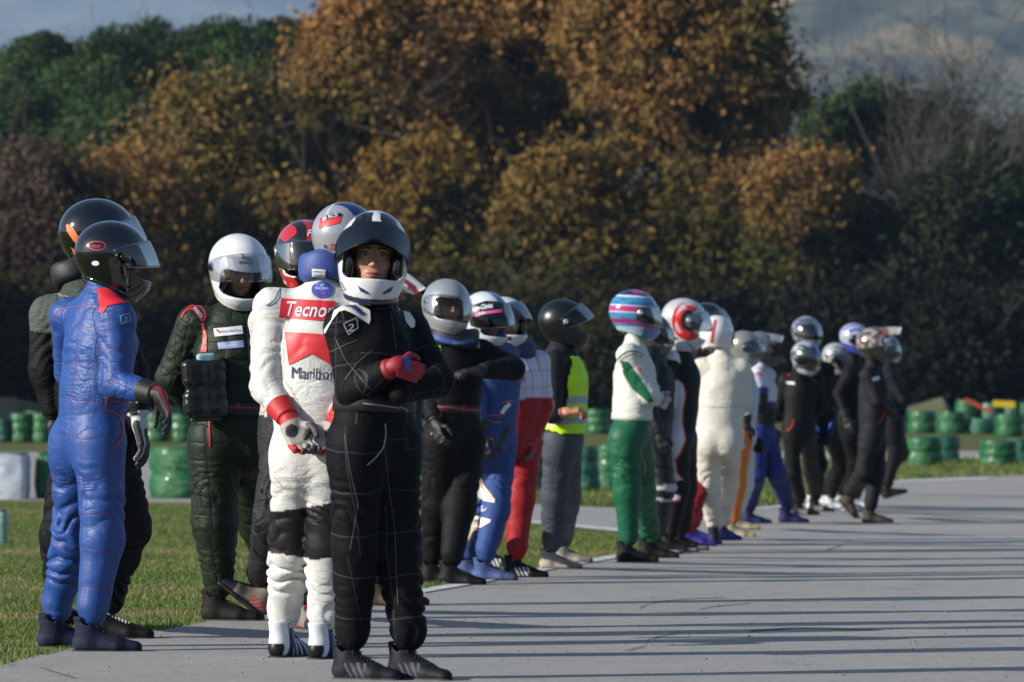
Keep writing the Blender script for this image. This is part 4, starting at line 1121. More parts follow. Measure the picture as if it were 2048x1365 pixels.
def z_near(X, Y):
    side = np.clip((X / Y - .018) / .035, 0, 1); side = side * side * (3 - 2 * side)
    return 6 + side * (Y * .125 * np.clip((Y - 1500) / 1050, 0, 1) ** .8 + 9 * fbm2(X, Y, .045, 2) + 20 * fbm2(X, Y, .009, 9))
hill('hills', 4800, 9600, np.linspace(-7000, 7000, 260), z_far, hillmat('far_hill', '#1c281c', '#2c3826', '#6a6858', .010), 'hazy blue mountain slope filling the top of the picture', 120)
hill('hills', 1450, 2750, np.linspace(20, 420, 200), z_near, hillmat('near_hill', '#232e22', '#464a3c', '#8c7a5c', .022), 'hazy wooded hillside with pale patches at the upper right', 330)
# the rest of the horizon, low hills behind and beside the camera (seen mirrored in the helmets)
ring = []; n = 120
for i in range(n):
    u = 2 * math.pi * i / n; rr = 3400
    for r2, z in ((3000, 2), (4200, 120 + 60 * math.sin(5 * u)), (6000, 260 + 100 * math.sin(3 * u + 1))): ring.append((r2 * math.cos(u) * 1.0, r2 * math.sin(u), z if math.sin(u) < .75 else -5))
fq = [(i * 3 + j, ((i + 1) % n) * 3 + j, ((i + 1) % n) * 3 + j + 1, i * 3 + j + 1) for i in range(n) for j in (0, 1)]
tag(mesh_np('hills', ring, fq, hillmat('low_hill', '#26301c', '#3c4426', '#5c5a3c', .02)), 'low hills around the horizon', None, None, 'structure')

bm = bmesh.new(); bmesh.ops.create_cube(bm, size=1)
for v in bm.verts: v.co = Vector((v.co.x * 16000, v.co.y * 20000, v.co.z * 1150))
me = bpy.data.meshes.new('haze'); bm.to_mesh(me); bm.free(); ho = bpy.data.objects.new('haze', me); COL.objects.link(ho); ho.location = (0, 800, 1150 / 2 - 2.0)
hm = bpy.data.materials.new('haze'); hm.use_nodes = True; nt = hm.node_tree; nt.nodes.clear()
oo = nt.nodes.new('ShaderNodeOutputMaterial'); pv = nt.nodes.new('ShaderNodeVolumePrincipled'); HAZE_D = .00011
pv.inputs['Color'].default_value = (.42, .64, 1.0, 1); pv.inputs['Density'].default_value = HAZE_D; pv.inputs['Anisotropy'].default_value = .0
nt.links.new(pv.outputs[0], oo.inputs['Volume']); me.materials.append(hm)
tag(ho, 'thin blue haze in the air before the hills', None, None, 'stuff')
# ------------------------------------------------------------------ suits, shoes, gloves, helmets: colours by place on the garment
def shoes(base, toe=None, stripe=None, sole='#1c1c1e', laces=None, rough=.62, heel=None, panel=None, lace=None):
    def f(v):
        bc = lin(base); c = np.tile(bc, (len(v), 1)); x, y, z = v.T
        pc = lin(panel) if panel else np.minimum(bc * 1.45 + .005, 1)
        c[(y < -.015) & (z < -.028) & (z > -.062 + y * .3)] = pc                                     # heel counter
        c[(y > .02) & (y < .10) & (np.abs(x) > .018) & (z > -.070) & (z < -.018 - y * .35)] = pc      # side panel
        c[(z > .018) & (z < .034)] = pc                                                              # ankle strap
        c[(np.abs(x) < .012) & (y > .0) & (y < .11)] = bc * .6                                       # tongue
        c[(y > .118) & (z < -.052)] = lin(toe) if toe else bc * .75 + pc * .25
        if heel: c[(y < -.055)] = lin(heel)
        c[z < -.074] = lin(sole)
        if stripe:
            m = (y > -.01) & (y < .08) & (z < -.020) & (z > -.074) & (np.mod(y + z * .5, .026) < .011) & (np.abs(x) > .022); c[m] = lin(stripe)
        return c * (.8 + .4 * vnoise(v.astype(np.float32), 45))[:, None]
    return dict(col=f, sole=sole, rough=rough, lace=lace or laces or '#1c1e22')
def suit(base, **rules):
    """rules: list of (mask function, colour)"""
    rl = rules.get('r', [])
    def f(i):
        c = np.tile(lin(base), (len(i['t']), 1))
        for m, col in rl: c[m(i)] = lin(col)
        return c
    return f
T_ = lambda i: i['part'] == 0
A_ = lambda i: (i['part'] == 1) | (i['part'] == 2)
L_ = lambda i: i['part'] >= 3
def hcol(base, *rules):
    def f(v):
        c = np.tile(lin(base), (len(v), 1))
        for m, col in rules: c[m(v[:, 0], v[:, 1], v[:, 2])] = lin(col)
        return c
    return f
def rim(x, y, z): return z < -.098 - .22 * (y + .1) + .004
BLACKM = attr_mat('suit_black', rough=.7, stitch=lin('#34363c'), sp=.155, sv=.14, crease=.005, spec=.14)
BLACKP = attr_mat('suit_black_plain', rough=.7, crease=.009, spec=.2)
BLUEM = attr_mat('suit_blue', rough=.5, coat=.0, spec=.4, line=.007, stitch=lin('#54284e'), sp=.15, sv=.13, crease=.006, quilt=.003)
GREENQ = attr_mat('suit_quilted', rough=.55, stitch=lin('#0c120c'), sp=.085, sv=.075, quilt=.005, crease=.006, spec=.22)
WHITEM = attr_mat('suit_white', rough=.55, coat=.0, spec=.35, crease=.006)
CLOTH = attr_mat('suit_cloth', rough=.66, crease=.009, spec=.3)
SATIN = attr_mat('suit_satin', rough=.55, coat=.0, spec=.35, crease=.006)
REDM = attr_mat('suit_red', rough=.6, stitch=lin('#90282c'), line=.007, sp=.10, sv=.06, crease=.009, spec=.3)
P_WHITE = simple('patch_white', '#c9ccd2', .6); P_RED = simple('patch_red', '#c2202e', .5); P_NAVY = simple('patch_navy', '#17203f', .5); P_BLUE = simple('patch_blue', '#2d4a8c', .5)
P_GREY = simple('patch_grey', '#8b8f93', .6); P_BLACK = simple('patch_black', '#101014', .5); P_LIME = simple('patch_lime', '#8ac832', .5); P_DKGREY = simple('thread_grey', '#4a4e52', .6)
P_REDT = simple('thread_red', '#b8282c', .5); P_LB = simple('patch_lightblue', '#7aa0c0', .6); P_YEL = simple('patch_yellow', '#c8b050', .5); P_ORANGE = simple('patch_orange', '#d0682c', .5); P_PINK = simple('patch_pink', '#c84a8c', .5)
P_CREAM = simple('patch_bone', '#d8d6cc', .6); P_VISB = simple('visor_strip', '#0c0c10', .25, coat=.5)
PEOPLE = {}

# 1. the boy in front
def boy_extra(o):
    T, r, HT = o['T'], o['root'], o['HT']
    patch([(663, 640), (668, 622), (690, 608), (718, 604), (740, 622), (741, 640), (738, 649), (724, 640), (706, 628), (690, 621), (678, 624), (664, 642), (648, 672), (640, 690), (646, 664)], T, P_CREAM, r, 'shoulder_panel', .004)
    patch([(806, 622), (820, 626), (830, 642), (829, 655), (822, 657), (812, 645)], T, P_CREAM, r, 'shoulder_panel', .004)
    patch([(684, 606), (706, 608), (730, 628), (726, 634), (704, 617), (683, 612)], T, P_BLUE, r, 'logo_patch', .0065)
    lettering('RACING', 686, 613, 8, T, P_CREAM, r, 30, .9, off=.008, maxlen=3)
    for a, b in (((687, 648), (713, 636)), ((713, 636), (716, 656)), ((716, 656), (697, 670)), ((697, 670), (687, 648))): stripe([a, b], 1.8, T, P_GREY, r, 'sleeve_emblem', .004)
    lettering('2', 694, 664, 21, T, P_GREY, r, -8, 1.3, .25, .02, .004, 'sleeve_emblem')
    for pts in ([(669, 672), (690, 720), (740, 778)], [(660, 705), (690, 690), (715, 680)], [(690, 760), (712, 728), (745, 700)], [(735, 790), (760, 765), (780, 745)], [(782, 625), (788, 665), (792, 700)], [(682, 618), (688, 640)]):
        stripe(pts, 1.1, T, P_DKGREY, r, 'stitching', .003)
    stripe([(726, 807), (760, 811), (799, 817)], 2.6, o.get('BT', T), P_GREY, r, 'belt_trim', .003)
    stripe([(722, 833), (760, 838), (796, 847)], 2.6, o.get('BT', T), P_GREY, r, 'belt_trim', .003)
    for pts in ([(799, 814), (816, 820), (813, 851), (800, 846), (799, 814)],): stripe(pts, 2.6, o.get('BT', T), P_GREY, r, 'belt_buckle', .004)
    lettering('OZZO', 812, 847, 8, o.get('BT', T), P_LB, r, -84, .8, off=.006, maxlen=3)
    stripe([(770, 848), (772, 868), (767, 895), (752, 915), (734, 931)], 2.4, T, P_GREY, r, 'pocket_piping', .004)
    stripe([(690, 870), (700, 940), (716, 1010), (700, 1100)], 1.1, T, P_DKGREY, r, 'stitching', .003)
    stripe([(768, 880), (776, 960), (790, 1060), (792, 1130), (796, 1210)], 1.2, T, P_DKGREY, r, 'stitching', .003)
    # helmet marks
    stripe([(705, 452), (716, 437), (732, 428), (722, 441)], 5.5, HT, P_VISB, r, 'helmet_stripe', .003)
    for s_, pts in (('a', [(715, 572), (726, 578), (738, 586), (737, 590), (722, 584)]), ('b', [(788, 572), (777, 578), (765, 586), (766, 590), (781, 584)])):
        patch(pts, HT, simple('vent_blue', '#30325a', .4), o['helmet'], 'helmet_vent', .002, 3)
    lettering('OZZ', 676, 566, 11, HT, P_VISB, o['helmet'], 62, .9, off=.003, maxlen=3)
    patch([(745, 613), (757, 613), (756, 617), (746, 617)], HT, P_BLACK, o['helmet'], 'helmet_badge', .002, 3)
def boy_h(x, y, z):
    ang = np.abs(x)
    return ((z > .112) & (z < .166) & (np.abs(x) > .012 + .15 * (.16 - z)) & (np.abs(x) < .074) & (y > -.045)) | ((z > .10) & (z < .125) & (y > 0) & (np.abs(x) < .08))
PEOPLE['boy'] = person('boy', 'front boy in black suit, arms crossed, red gloves, white helmet with raised dark visor', 1368, 420, 745, -42,
    J=dict(pelvis=(745, 880), neck=(750, 630), shL=(818, 662, .15), shR=(688, 655, -.06), elR=(706, 782, -.10), wrR=(790, 731, -.25), elL=(874, 762, -.02), wrL=(776, 790, -.21), hipL=(788, 895), hipR=(712, 895), knR=(712, 1095), knL=(792, 1095)),
    feet=dict(R=dict(x=705, y=1366, yaw=-28), L=dict(x=815, y=1366, yaw=-32)), suit=flat('#08090c'), mat=BLACKM, bag=1.12, fat=.98,
    helm=dict(c=(746, 519), w=143, hz=1.15, yaw=-87, pitch=0, roll=-4, z0=-.074, z1=.044, vz0=-.046, lift=30, tint=(.03, .035, .06), refl=.0, fk=.16, fz=.0, lining='#07070b', piv='#15161c',
              col=hcol('#d4d6d8', (boy_h, '#14161c'), (rim, '#1b1f45'))),
    gloves=dict(R=dict(curl=.75, dir=(.88, .30, -.30), palm=(.25, .9, -.1), colfn=lambda V, f: np.tile(lin('#8a1220'), (len(V), 1)), k=.94), L=dict(show=False)),
    shoes=shoes('#15161c', stripe='#4a4e58', sole='#3a3a40'), belt=dict(col='#0c0d12', z=.135, w=.060), extra=boy_extra, hair='#20160f')
o = PEOPLE['boy']; patch([(806, 713), (819, 712), (823, 741), (810, 743)], Target(*[np.array(q) for q in (lambda g: ([tuple(v.co) for v in g.data.vertices], [tuple(p.vertices) for p in g.data.polygons]))([c for c in o['root'].children if c.name.startswith('glove')][0])], o['rootv']), P_BLUE, o['root'], 'glove_label', .003)

# 2. white overalls with red lettering, seen from behind
def tec_extra(o):
    T, r, HT = o['T'], o['root'], o['HT']
    patch([(562, 597), (672, 603), (664, 643), (558, 636)], T, P_RED, r, 'back_banner', .004, 5)
    lettering('Tecnor', 567, 631, 41, T, P_WHITE, r, 2.5, .80, .28, .012, .0065, maxlen=3)
    patch([(569, 664), (700, 672), (706, 748), (690, 738), (640, 714), (580, 733)][0:1] + [(700, 672), (706, 755), (622, 708), (578, 731)], T, simple('patch_red_b', '#c42c30', .5), r, 'back_chevron', .004, 5)
    lettering('Marlboro', 581, 757, 34, T, P_NAVY, r, 2.5, .80, 0, .0, .0045, maxlen=9)
    patch([(x, y) for x, y in ((644 + 21 * math.cos(a), 580 + 17 * math.sin(a)) for a in np.linspace(0, 2 * math.pi, 25)[:-1])], T, simple('badge_blue', '#3a4aa4', .5), r, 'round_badge', .004, 4)
    lettering('RACING', 630, 580, 8, T, P_WHITE, r, 0, .9, off=.007, maxlen=3); lettering('CLUB', 634, 591, 8, T, P_RED, r, 0, .9, off=.007, maxlen=3)
    lettering('64', 641, 573, 8, T, P_WHITE, r, 0, .9, off=.007, maxlen=3)
    stripe([(597, 562), (575, 567), (560, 577), (552, 598), (540, 609), (533, 612)], 2.4, T, P_BLUE, r, 'piping', .004)
    stripe([(536, 1038), (560, 1036), (590, 1036)], 1, T, P_BLACK, r, 'hem')
    NT_ = o['NT']
    patch([(624, 538), (651, 540), (650, 556), (624, 554)], NT_, P_WHITE, o['neck'], 'neck_label', .003, 4)
    lettering('HOMOLOGUE', 626, 545, 5.5, NT_, P_BLACK, o['neck'], 3, .8, off=.006, maxlen=2); lettering('7 oct 1991', 627, 552, 5, NT_, P_BLACK, o['neck'], 3, .9, off=.006, maxlen=2)
    patch([(640, 437), (683, 427), (680, 446), (638, 458)], HT, P_RED, o['helmet'], 'helmet_stripe', .003, 4)
    patch([(648, 436), (664, 427), (682, 427), (684, 432), (645, 442)], HT, P_BLACK, o['helmet'], 'helmet_stripe', .0045, 4)
    lettering('gp RCSI', 646, 441, 10, HT, P_WHITE, o['helmet'], -14, .95, .2, .01, .007, maxlen=3)
    lettering('R', 648, 497, 10, HT, P_BLACK, o['helmet'], 0, 1, 0, .02, .004, maxlen=3); lettering('7', 657, 499, 16, HT, P_RED, o['helmet'], 5, 1.3, .2, .04, .004, maxlen=3)
def whites(i):
    c = np.tile(lin('#c6c6c2'), (len(i['t']), 1)); V = i['V']; k = i['k'] if 'k' in i else 1
    z = V[:, 2]; m = (z < .61 + .02 * np.sin(V[:, 0] * 9)) & (z > .40 + .25 * np.abs(V[:, 0] - i['J']['pelvis'][0] * 1.0) * .6) & L_(i); c[m] = lin('#0c0c0d'); return c
def tecglove(V, f):
    c = np.tile(lin('#a09a90'), (len(V), 1)); c[V[:, 1] < .004] = lin('#b01a1e'); c[(f > 0) & (V[:, 0] > .018)] = lin('#a81c20'); c[(V[:, 2] > .004) & (np.abs(V[:, 0]) < .012) & (V[:, 1] > 0)] = lin('#a81c20')
    c[(V[:, 2] < -.004) & (np.hypot(V[:, 0] - .012, V[:, 1] - .040) < .023)] = lin('#1c1c1e'); c[(f > 0) & (V[:, 2] < -.03) & (V[:, 0] < .018)] = lin('#3a3838'); return c
PEOPLE['white'] = person('tec', 'driver in white overalls seen from behind, lettered back, hands clasped behind', 1328, 404, 628, 84,
    J=dict(pelvis=(628, 900), neck=(645, 575), shL=(546, 614, .0), shR=(728, 618, -.02), elL=(534, 772, -.03), wrL=(580, 845, -.15), elR=(742, 742, -.06), wrR=(668, 852, -.15), hipL=(598, 915), hipR=(662, 915), knL=(585, 1085), knR=(658, 1088)),
    feet=dict(L=dict(x=568, y=1320, yaw=62), R=dict(x=648, y=1323, yaw=60)), suit=whites, mat=WHITEM, bag=1.10, wr=1.05,
    helm=dict(c=(692, 482), w=128, yaw=62, pitch=8, lift=0, tint=(.2, .2, .22), mat=dict(rough=.2, coat=.7, metal=.35), mk='_silver', piv='#404040',
              col=hcol('#a6aab0', (lambda x, y, z: (z > .085) & (x > -.01) & (y > -.1), '#22357c'), (lambda x, y, z: (z > .085) & (x > -.022) & (x < -.01), '#d0d4dc'))),
    gloves=dict(all=dict(colfn=tecglove, k=1.12), L=dict(curl=.55, dir=(.42, -.30, -.85), palm=(.2, -1, .1)), R=dict(curl=.7, dir=(-.45, -.3, -.82), palm=(-.2, -1, .1))),
    shoes=dict(col=lambda v: np.where((v[:, 1] < -.062)[:, None] & (v[:, 2] < -.03)[:, None], lin('#1a1a1c'), np.where(((v[:, 1] < -.035) | (np.mod(v[:, 1] + v[:, 2] * .5, .03) < .010) & (v[:, 1] > 0))[:, None], lin('#c8ccd4'), lin('#1c2a5e'))), sole='#1c1c20', rough=.4),
    neckring=dict(c=(652, 535), w=112, h=58, pitch=6, col='#2c4484', dy=.0), extra=tec_extra)

# 3. driver behind the white overalls
def fn_extra(o):
    HT, r = o['HT'], o['root']
    lettering('FN', 613, 472, 18, HT, P_WHITE, o['helmet'], 6, .95, .2, .02, .004, maxlen=3)
    stripe([(507, 650), (515, 634), (530, 622)], 3, o['T'], P_RED, r, 'piping', .004)
g3 = np.random.default_rng(4)
def redblack(x, y, z):
    return vnoise(np.stack([x, y * .5, z + x * .6], 1).astype(np.float32), 26, 3) > .53
PEOPLE['fn'] = person('fn', 'driver with red and black patterned helmet, half hidden behind the white overalls', 1268, 447, 606, -112,
    J=dict(pelvis=(592, 860), neck=(612, 600), shL=(688, 640), shR=(530, 645, .0), elR=(528, 735, .0), wrR=(545, 830, -.02), knR=(545, 1040, -.05)),
    feet=dict(R=dict(x=522, y=1246, yaw=190, pitch=38, lift=.045), L=dict(x=612, y=1262, yaw=-70)),
    suit=suit('#1c1c1f', r=[(lambda i: (i['z'] > .05) & (np.abs(i['x']) > .10), '#b8b6ae'), (lambda i: A_(i) & (i['t'] < 1.5) & (i['lx'] * 1.0 > -.03), '#b8b6ae')]), mat=CLOTH,
    helm=dict(c=(611, 510), w=116, yaw=-76, pitch=12, roll=0, lift=12, tint=(.35, .35, .38), refl=.25,
              col=hcol('#15161a', (redblack, '#b0202c'), (lambda x, y, z: (z < -.05) & (vnoise(np.stack([x, y, z * 2], 1).astype(np.float32), 22, 1) > .5), '#c8c8c8'), (rim, '#a0222c'))),
    shoes=dict(col=lambda v: np.where((v[:, 1] > .115)[:, None], lin('#303236'), np.where(((np.abs(v[:, 0]) < .02) & (v[:, 2] > -.05) | (np.mod(v[:, 1] * 1.0 + v[:, 2], .024) < .010) & (v[:, 1] < .03) & (v[:, 2] < -.03))[:, None], lin('#b8282c'), lin('#7a746a'))), sole='#1a1a1a'),
    gloves=dict(R=dict(show=False)), extra=fn_extra)

# 4. dark green quilted suit, white helmet
def gr_extra(o):
    T, r, HT, h = o['T'], o['root'], o['HT'], o['helmet']
    patch([(427, 658), (484, 652), (486, 668), (430, 674)], T, P_WHITE, r, 'chest_label', .006, 4); lettering('British Bike Race', 444, 666, 6.5, T, P_NAVY, r, -5, .85, off=.009, maxlen=2)
    stripe([(433, 660), (441, 666)], 4, T, P_RED, r, 'label_emblem', .009)
    patch([(435, 686), (486, 681), (488, 695), (437, 699)], T, simple('label_blue', '#8f9cc4', .6), r, 'chest_label', .006, 4); lettering('Professional', 438, 696, 9, T, P_WHITE, r, -5, .85, off=.009, maxlen=2)
    stripe([(432, 595), (410, 608), (401, 613)], 2.4, T, P_REDT, r, 'piping', .005)
    stripe([(362, 636), (370, 622), (384, 616), (398, 632), (404, 645), (410, 640), (411, 628), (403, 614), (388, 611), (372, 616)], 2.6, T, P_REDT, r, 'piping', .006)
    patch([(384, 615), (398, 613), (408, 626), (407, 637), (400, 635), (393, 624)], T, P_NAVY, r, 'shoulder_label', .005, 4); lettering('SPARCO', 386, 617, 8.5, T, P_WHITE, r, 52, .8, off=.009, maxlen=2)
    patch([(402, 648), (406, 646), (414, 672), (413, 705), (401, 704), (405, 685), (407, 668)], T, P_REDT, r, 'arm_piping', .006, 4)
    stripe([(492, 628), (495, 660), (498, 720), (500, 790)], 1.2, T, simple('zip', '#6a7060', .4, .6), r, 'zip', .005)
    BT = o['BT']; stripe([(455, 795), (480, 796), (530, 797)], 2, BT, P_REDT, r, 'belt_trim', .003); stripe([(455, 815), (480, 816), (530, 817)], 2, BT, P_REDT, r, 'belt_trim', .003)
    stripe([(490, 795), (477, 798), (474, 806), (478, 815), (490, 817)], 2, BT, P_REDT, r, 'belt_trim', .004)
    stripe([(418, 842), (419, 868), (419, 893)], 2.6, T, P_REDT, r, 'side_piping', .005)
    lettering('YES', 484, 520, 11, HT, P_BLACK, h, 2, 1.0, 0, .01, .003, maxlen=2); lettering('SPARCO', 478, 528, 8, HT, P_BLACK, h, 2, .95, 0, .015, .003, maxlen=2)
    stripe([(482, 508), (487, 512), (483, 517)], 2, HT, P_BLACK, h, 'helmet_emblem', .003)
PEOPLE['green'] = person('green', 'driver in dark green quilted suit, plain white helmet, arms behind the back', 1247, 467, 458, -78,
    J=dict(pelvis=(463, 862), neck=(478, 612), shR=(390, 648, .0), shL=(548, 645, .03), elR=(345, 755, .08), wrR=(398, 832, .26), elL=(572, 755, .10), wrL=(520, 832, .28), hipR=(428, 885), hipL=(500, 885), knR=(430, 1045), knL=(520, 1045)),
    feet=dict(R=dict(x=437, y=1246, yaw=-14), L=dict(x=552, y=1228, yaw=-60)), suit=flat('#1a2619'), mat=GREENQ, bag=1.30, fat=1.08,
    helm=dict(c=(478, 540), w=118, yaw=-66, pitch=21, roll=0, lift=26, z0=-.080, z1=.034, vz0=-.062, tint=(.86, .87, .9), refl=.0, col=hcol('#d8dadb', (rim, '#1c1c20')), lining='#10122c', look=-8, piv='#1a1a1a'),
    gloves=dict(all=dict(show=False)), shoes=shoes('#141411', sole='#1a1916', rough=.7), belt=dict(col='#151c14', z=.10, w=.060), extra=gr_extra)

# 5. blue satin suit at the left
def bl_extra(o):
    T, r, HT, h = o['T'], o['root'], o['HT'], o['helmet']
    patch([(194, 577), (215, 577), (232, 588), (243, 600), (254, 607), (236, 608), (216, 612), (206, 627), (198, 625), (199, 613), (216, 597), (214, 588)], T, P_RED, r, 'shoulder_panel', .005, 4)
    stripe([(115, 620), (140, 616), (170, 612), (196, 616)], 1.6, T, simple('thread_plum', '#7a3a6a', .5), r, 'stitching', .004)
    stripe([(211, 794), (212, 822)], 2, T, P_REDT, r, 'belt_trim', .005); stripe([(211, 794), (230, 800), (246, 810)], 1.8, T, P_REDT, r, 'belt_trim', .005)
    stripe([(209, 820), (228, 824), (240, 832), (247, 856), (245, 872), (234, 890), (222, 900)], 2.4, T, P_REDT, r, 'pocket_piping', .005)
    for a, b in (((240, 632), (258, 628)), ((258, 628), (261, 641)), ((261, 641), (243, 648)), ((243, 648), (240, 632))): stripe([a, b], 1.6, T, P_LB, r, 'sleeve_emblem', .004)
    lettering('2', 246, 645, 15, T, P_LB, r, -6, 1.2, .2, .02, .005, 'sleeve_emblem', 3)
    stripe([(174, 563), (186, 560), (198, 558)], 4, T, P_YEL, r, 'collar_label', .006)
    stripe([(176, 489), (183, 484), (196, 483), (210, 486), (214, 492), (208, 499), (194, 501), (180, 499), (176, 489)], 1.6, HT, P_REDT, h, 'helmet_emblem', .003)
    lettering('race', 183, 496, 11, HT, P_REDT, h, 0, .9, .2, 0, .003, maxlen=3)
    patch([(191 + 7.5 * math.cos(a), 527 + 5 * math.sin(a)) for a in np.linspace(0, 2 * math.pi, 17)[:-1]], HT, P_WHITE, h, 'helmet_badge', .003, 3)
    lettering('ARC', 287, 561, 10, HT, P_GREY, h, -64, .8, 0, 0, .003, maxlen=3)
PEOPLE['blue'] = person('blue', 'driver in shiny royal blue suit at the far left, black helmet, one hand held out', 1306, 438, 188, 30,
    J=dict(pelvis=(180, 862), neck=(205, 580), shL=(136, 632, .14), shR=(234, 640, -.12), elR=(234, 768, -.16), wrR=(318, 790, -.30), elL=(140, 745, .30), wrL=(190, 810, .45), hipL=(150, 890), hipR=(200, 890), knL=(150, 1070), knR=(205, 1080)),
    feet=dict(L=dict(x=115, y=1300, yaw=8), R=dict(x=186, y=1308, yaw=-4)), suit=suit('#1f4486', r=[(lambda i: (i['z'] > .505), '#214684')]), mat=BLUEM, bag=1.10, fat=1.04, wr=1.0,
    helm=dict(c=(228, 520), w=129, yaw=12, pitch=12, lift=18, vz0=-.040, z0=-.056, tint=(.45, .47, .5), refl=.20, mat=dict(rough=.10, coat=1.0), mk='_black', col=hcol('#06070a'), lining='#0c0c0e', piv='#1a1a1c'),
    gloves=dict(R=dict(curl=.40, spread=.3, dir=(.35, -.2, -.75), palm=(-.8, -.3, -.4), colfn=lambda V, f: np.where(((V[:, 2] > -.002) & (V[:, 1] > -.03))[:, None], lin('#8e1c22'), lin('#0d0d0f')), k=1.05), L=dict(show=False)),
    shoes=shoes('#161c30', sole='#0f1016', rough=.75), extra=bl_extra)

# 6. black and grey behind the blue suit
def bk_extra(o):
    T, r, HT, h = o['T'], o['root'], o['HT'], o['helmet']
    patch([(132, 450), (137, 449), (152, 475), (160, 487), (160, 496), (146, 481), (134, 463)], HT, P_ORANGE, h, 'helmet_stripe', .003, 4)
    patch([(139, 450), (143, 452), (155, 470), (160, 481), (152, 475)], HT, P_ORANGE, h, 'helmet_stripe', .003, 4)
    patch([(142, 494), (147, 498), (159, 510), (159, 516), (148, 509)], HT, P_ORANGE, h, 'helmet_stripe', .003, 4)
    lettering('SPARCO', 108, 589, 9, T, P_GREY, r, 20, .9, off=.005, maxlen=3)
PEOPLE['grey'] = person('bk', 'driver behind the shiny blue suit, black helmet with orange stripes', 1288, 408, 178, 28,
    J=dict(pelvis=(185, 865), neck=(160, 572), shL=(98, 630, .05), shR=(225, 640, -.1), elR=(262, 745, -.12), wrR=(278, 845, -.16), elL=(92, 740, .05), wrL=(112, 845, .08), hipR=(218, 890), hipL=(160, 890), knR=(252, 1055), knL=(130, 1070, .05)),
    feet=dict(R=dict(x=212, y=1282, yaw=-12), L=dict(x=122, y=1262, yaw=20)),
    suit=suit('#08090a', r=[(lambda i: (i['z'] > .33) & T_(i), '#3a3f3c'), (lambda i: A_(i) & (i['t'] < .32), '#4a504c')]), mat=BLACKP, bag=1.2, wr=1.2,
    helm=dict(c=(200, 478), w=134, yaw=20, pitch=6, lift=18, vz0=-.040, z0=-.056, tint=(.3, .32, .35), refl=.2, mat=dict(rough=.10, coat=1.0), mk='_black', col=hcol('#07080b'), piv='#b8b4a0'),
    gloves=dict(all=dict(col='#0b0b0d'), R=dict(curl=.35, dir=(.22, -.1, -.95), palm=(-.9, .2, 0), k=1.12, colfn=lambda V, f: np.where(((V[:, 2] > .012) & (V[:, 1] < .03) | (np.abs(V[:, 0] - .03) < .006))[:, None], lin('#b0b4b8'), lin('#0c0c0e')))),
    shoes=dict(shoes('#0c0c0d', sole='#0c0c0c'), lace='#c8c8c8'), neckring=dict(c=(148, 547), w=98, h=44, pitch=-8, roll=-22, col='#15161a', dy=.02), extra=bk_extra)

# 7. driver hidden behind the boy, motocross peak
PEOPLE['peak'] = person('pk', 'driver hidden behind the front boy, helmet peak and one black glove showing', 1216, 520, 770, -18,
    J=dict(pelvis=(762, 880), neck=(765, 640), shL=(772, 665, .14), shR=(790, 668, -.12), elR=(826, 760, -.18), wrR=(830, 838, -.22)),
    suit=flat('#07080a'), mat=BLACKP,
    helm=dict(c=(768, 576), w=92, yaw=-22, pitch=30, mx=True, pln=.09, col=hcol('#c8c8c4', (lambda x, y, z: (z < .02), '#7a1c20')), pcol=hcol('#c4c4c0', (lambda x, y, z: (np.abs(np.abs(x) - .05) < .012), '#7a2422'))),
    gloves=dict(R=dict(curl=.3, dir=(.0, -.1, -1), palm=(-.6, .8, 0)), L=dict(show=False)), shoes=shoes('#3a2c22'),
    extra=lambda o: (lettering('RND', 815, 596, 11, Target(*(lambda g: ([tuple(v.co) for v in g.data.vertices], [tuple(p.vertices) for p in g.data.polygons]))([c for c in o['helmet'].children if 'peak' in c.name][0]), o['rootv']), P_BLACK, o['helmet'], 25, 1, off=.003, maxlen=3)))

# 8. silver helmet, black suit
def si_extra(o):
    T, r, HT, h = o['T'], o['root'], o['HT'], o['helmet']
    lettering('ARAI', 893, 602, 9, HT, P_VISB, h, -6, 1.4, .2, .03, .003, maxlen=3)
    NT_ = o['NT']; stripe([(866, 672), (890, 682), (920, 686), (948, 680)], 9, NT_, P_BLUE, o['neck'], 'neck_label', .003); lettering('Tecnomax', 905, 688, 6, NT_, P_WHITE, o['neck'], -3, 1, off=.006, maxlen=2)
    lettering('Yes', 866, 699, 9, T, P_LIME, r, -12, 1.2, .1, .05, .005, maxlen=3); lettering('racer', 868, 706, 7, T, P_LIME, r, -12, 1.0, .1, .05, .005, maxlen=3)
    patch([(950, 674), (956, 673), (960, 695), (954, 697)], T, P_WHITE, r, 'shoulder_label', .005, 3); lettering('OMP', 957, 694, 6, T, P_NAVY, r, -80, 1, off=.008, maxlen=2)
    BT = o['BT']; stripe([(858, 813), (900, 815), (925, 819), (962, 822)], 1.8, BT, P_REDT, r, 'belt_trim', .003); stripe([(905, 803), (930, 808), (962, 811)], 1.8, BT, P_REDT, r, 'belt_trim', .003)
    stripe([(940, 809), (926, 811), (923, 817), (927, 823)], 1.8, BT, P_REDT, r, 'belt_trim', .004)
    stripe([(883, 822), (878, 840), (862, 870)], 1.8, T, P_REDT, r, 'pocket_piping', .004)
    P = o['P']
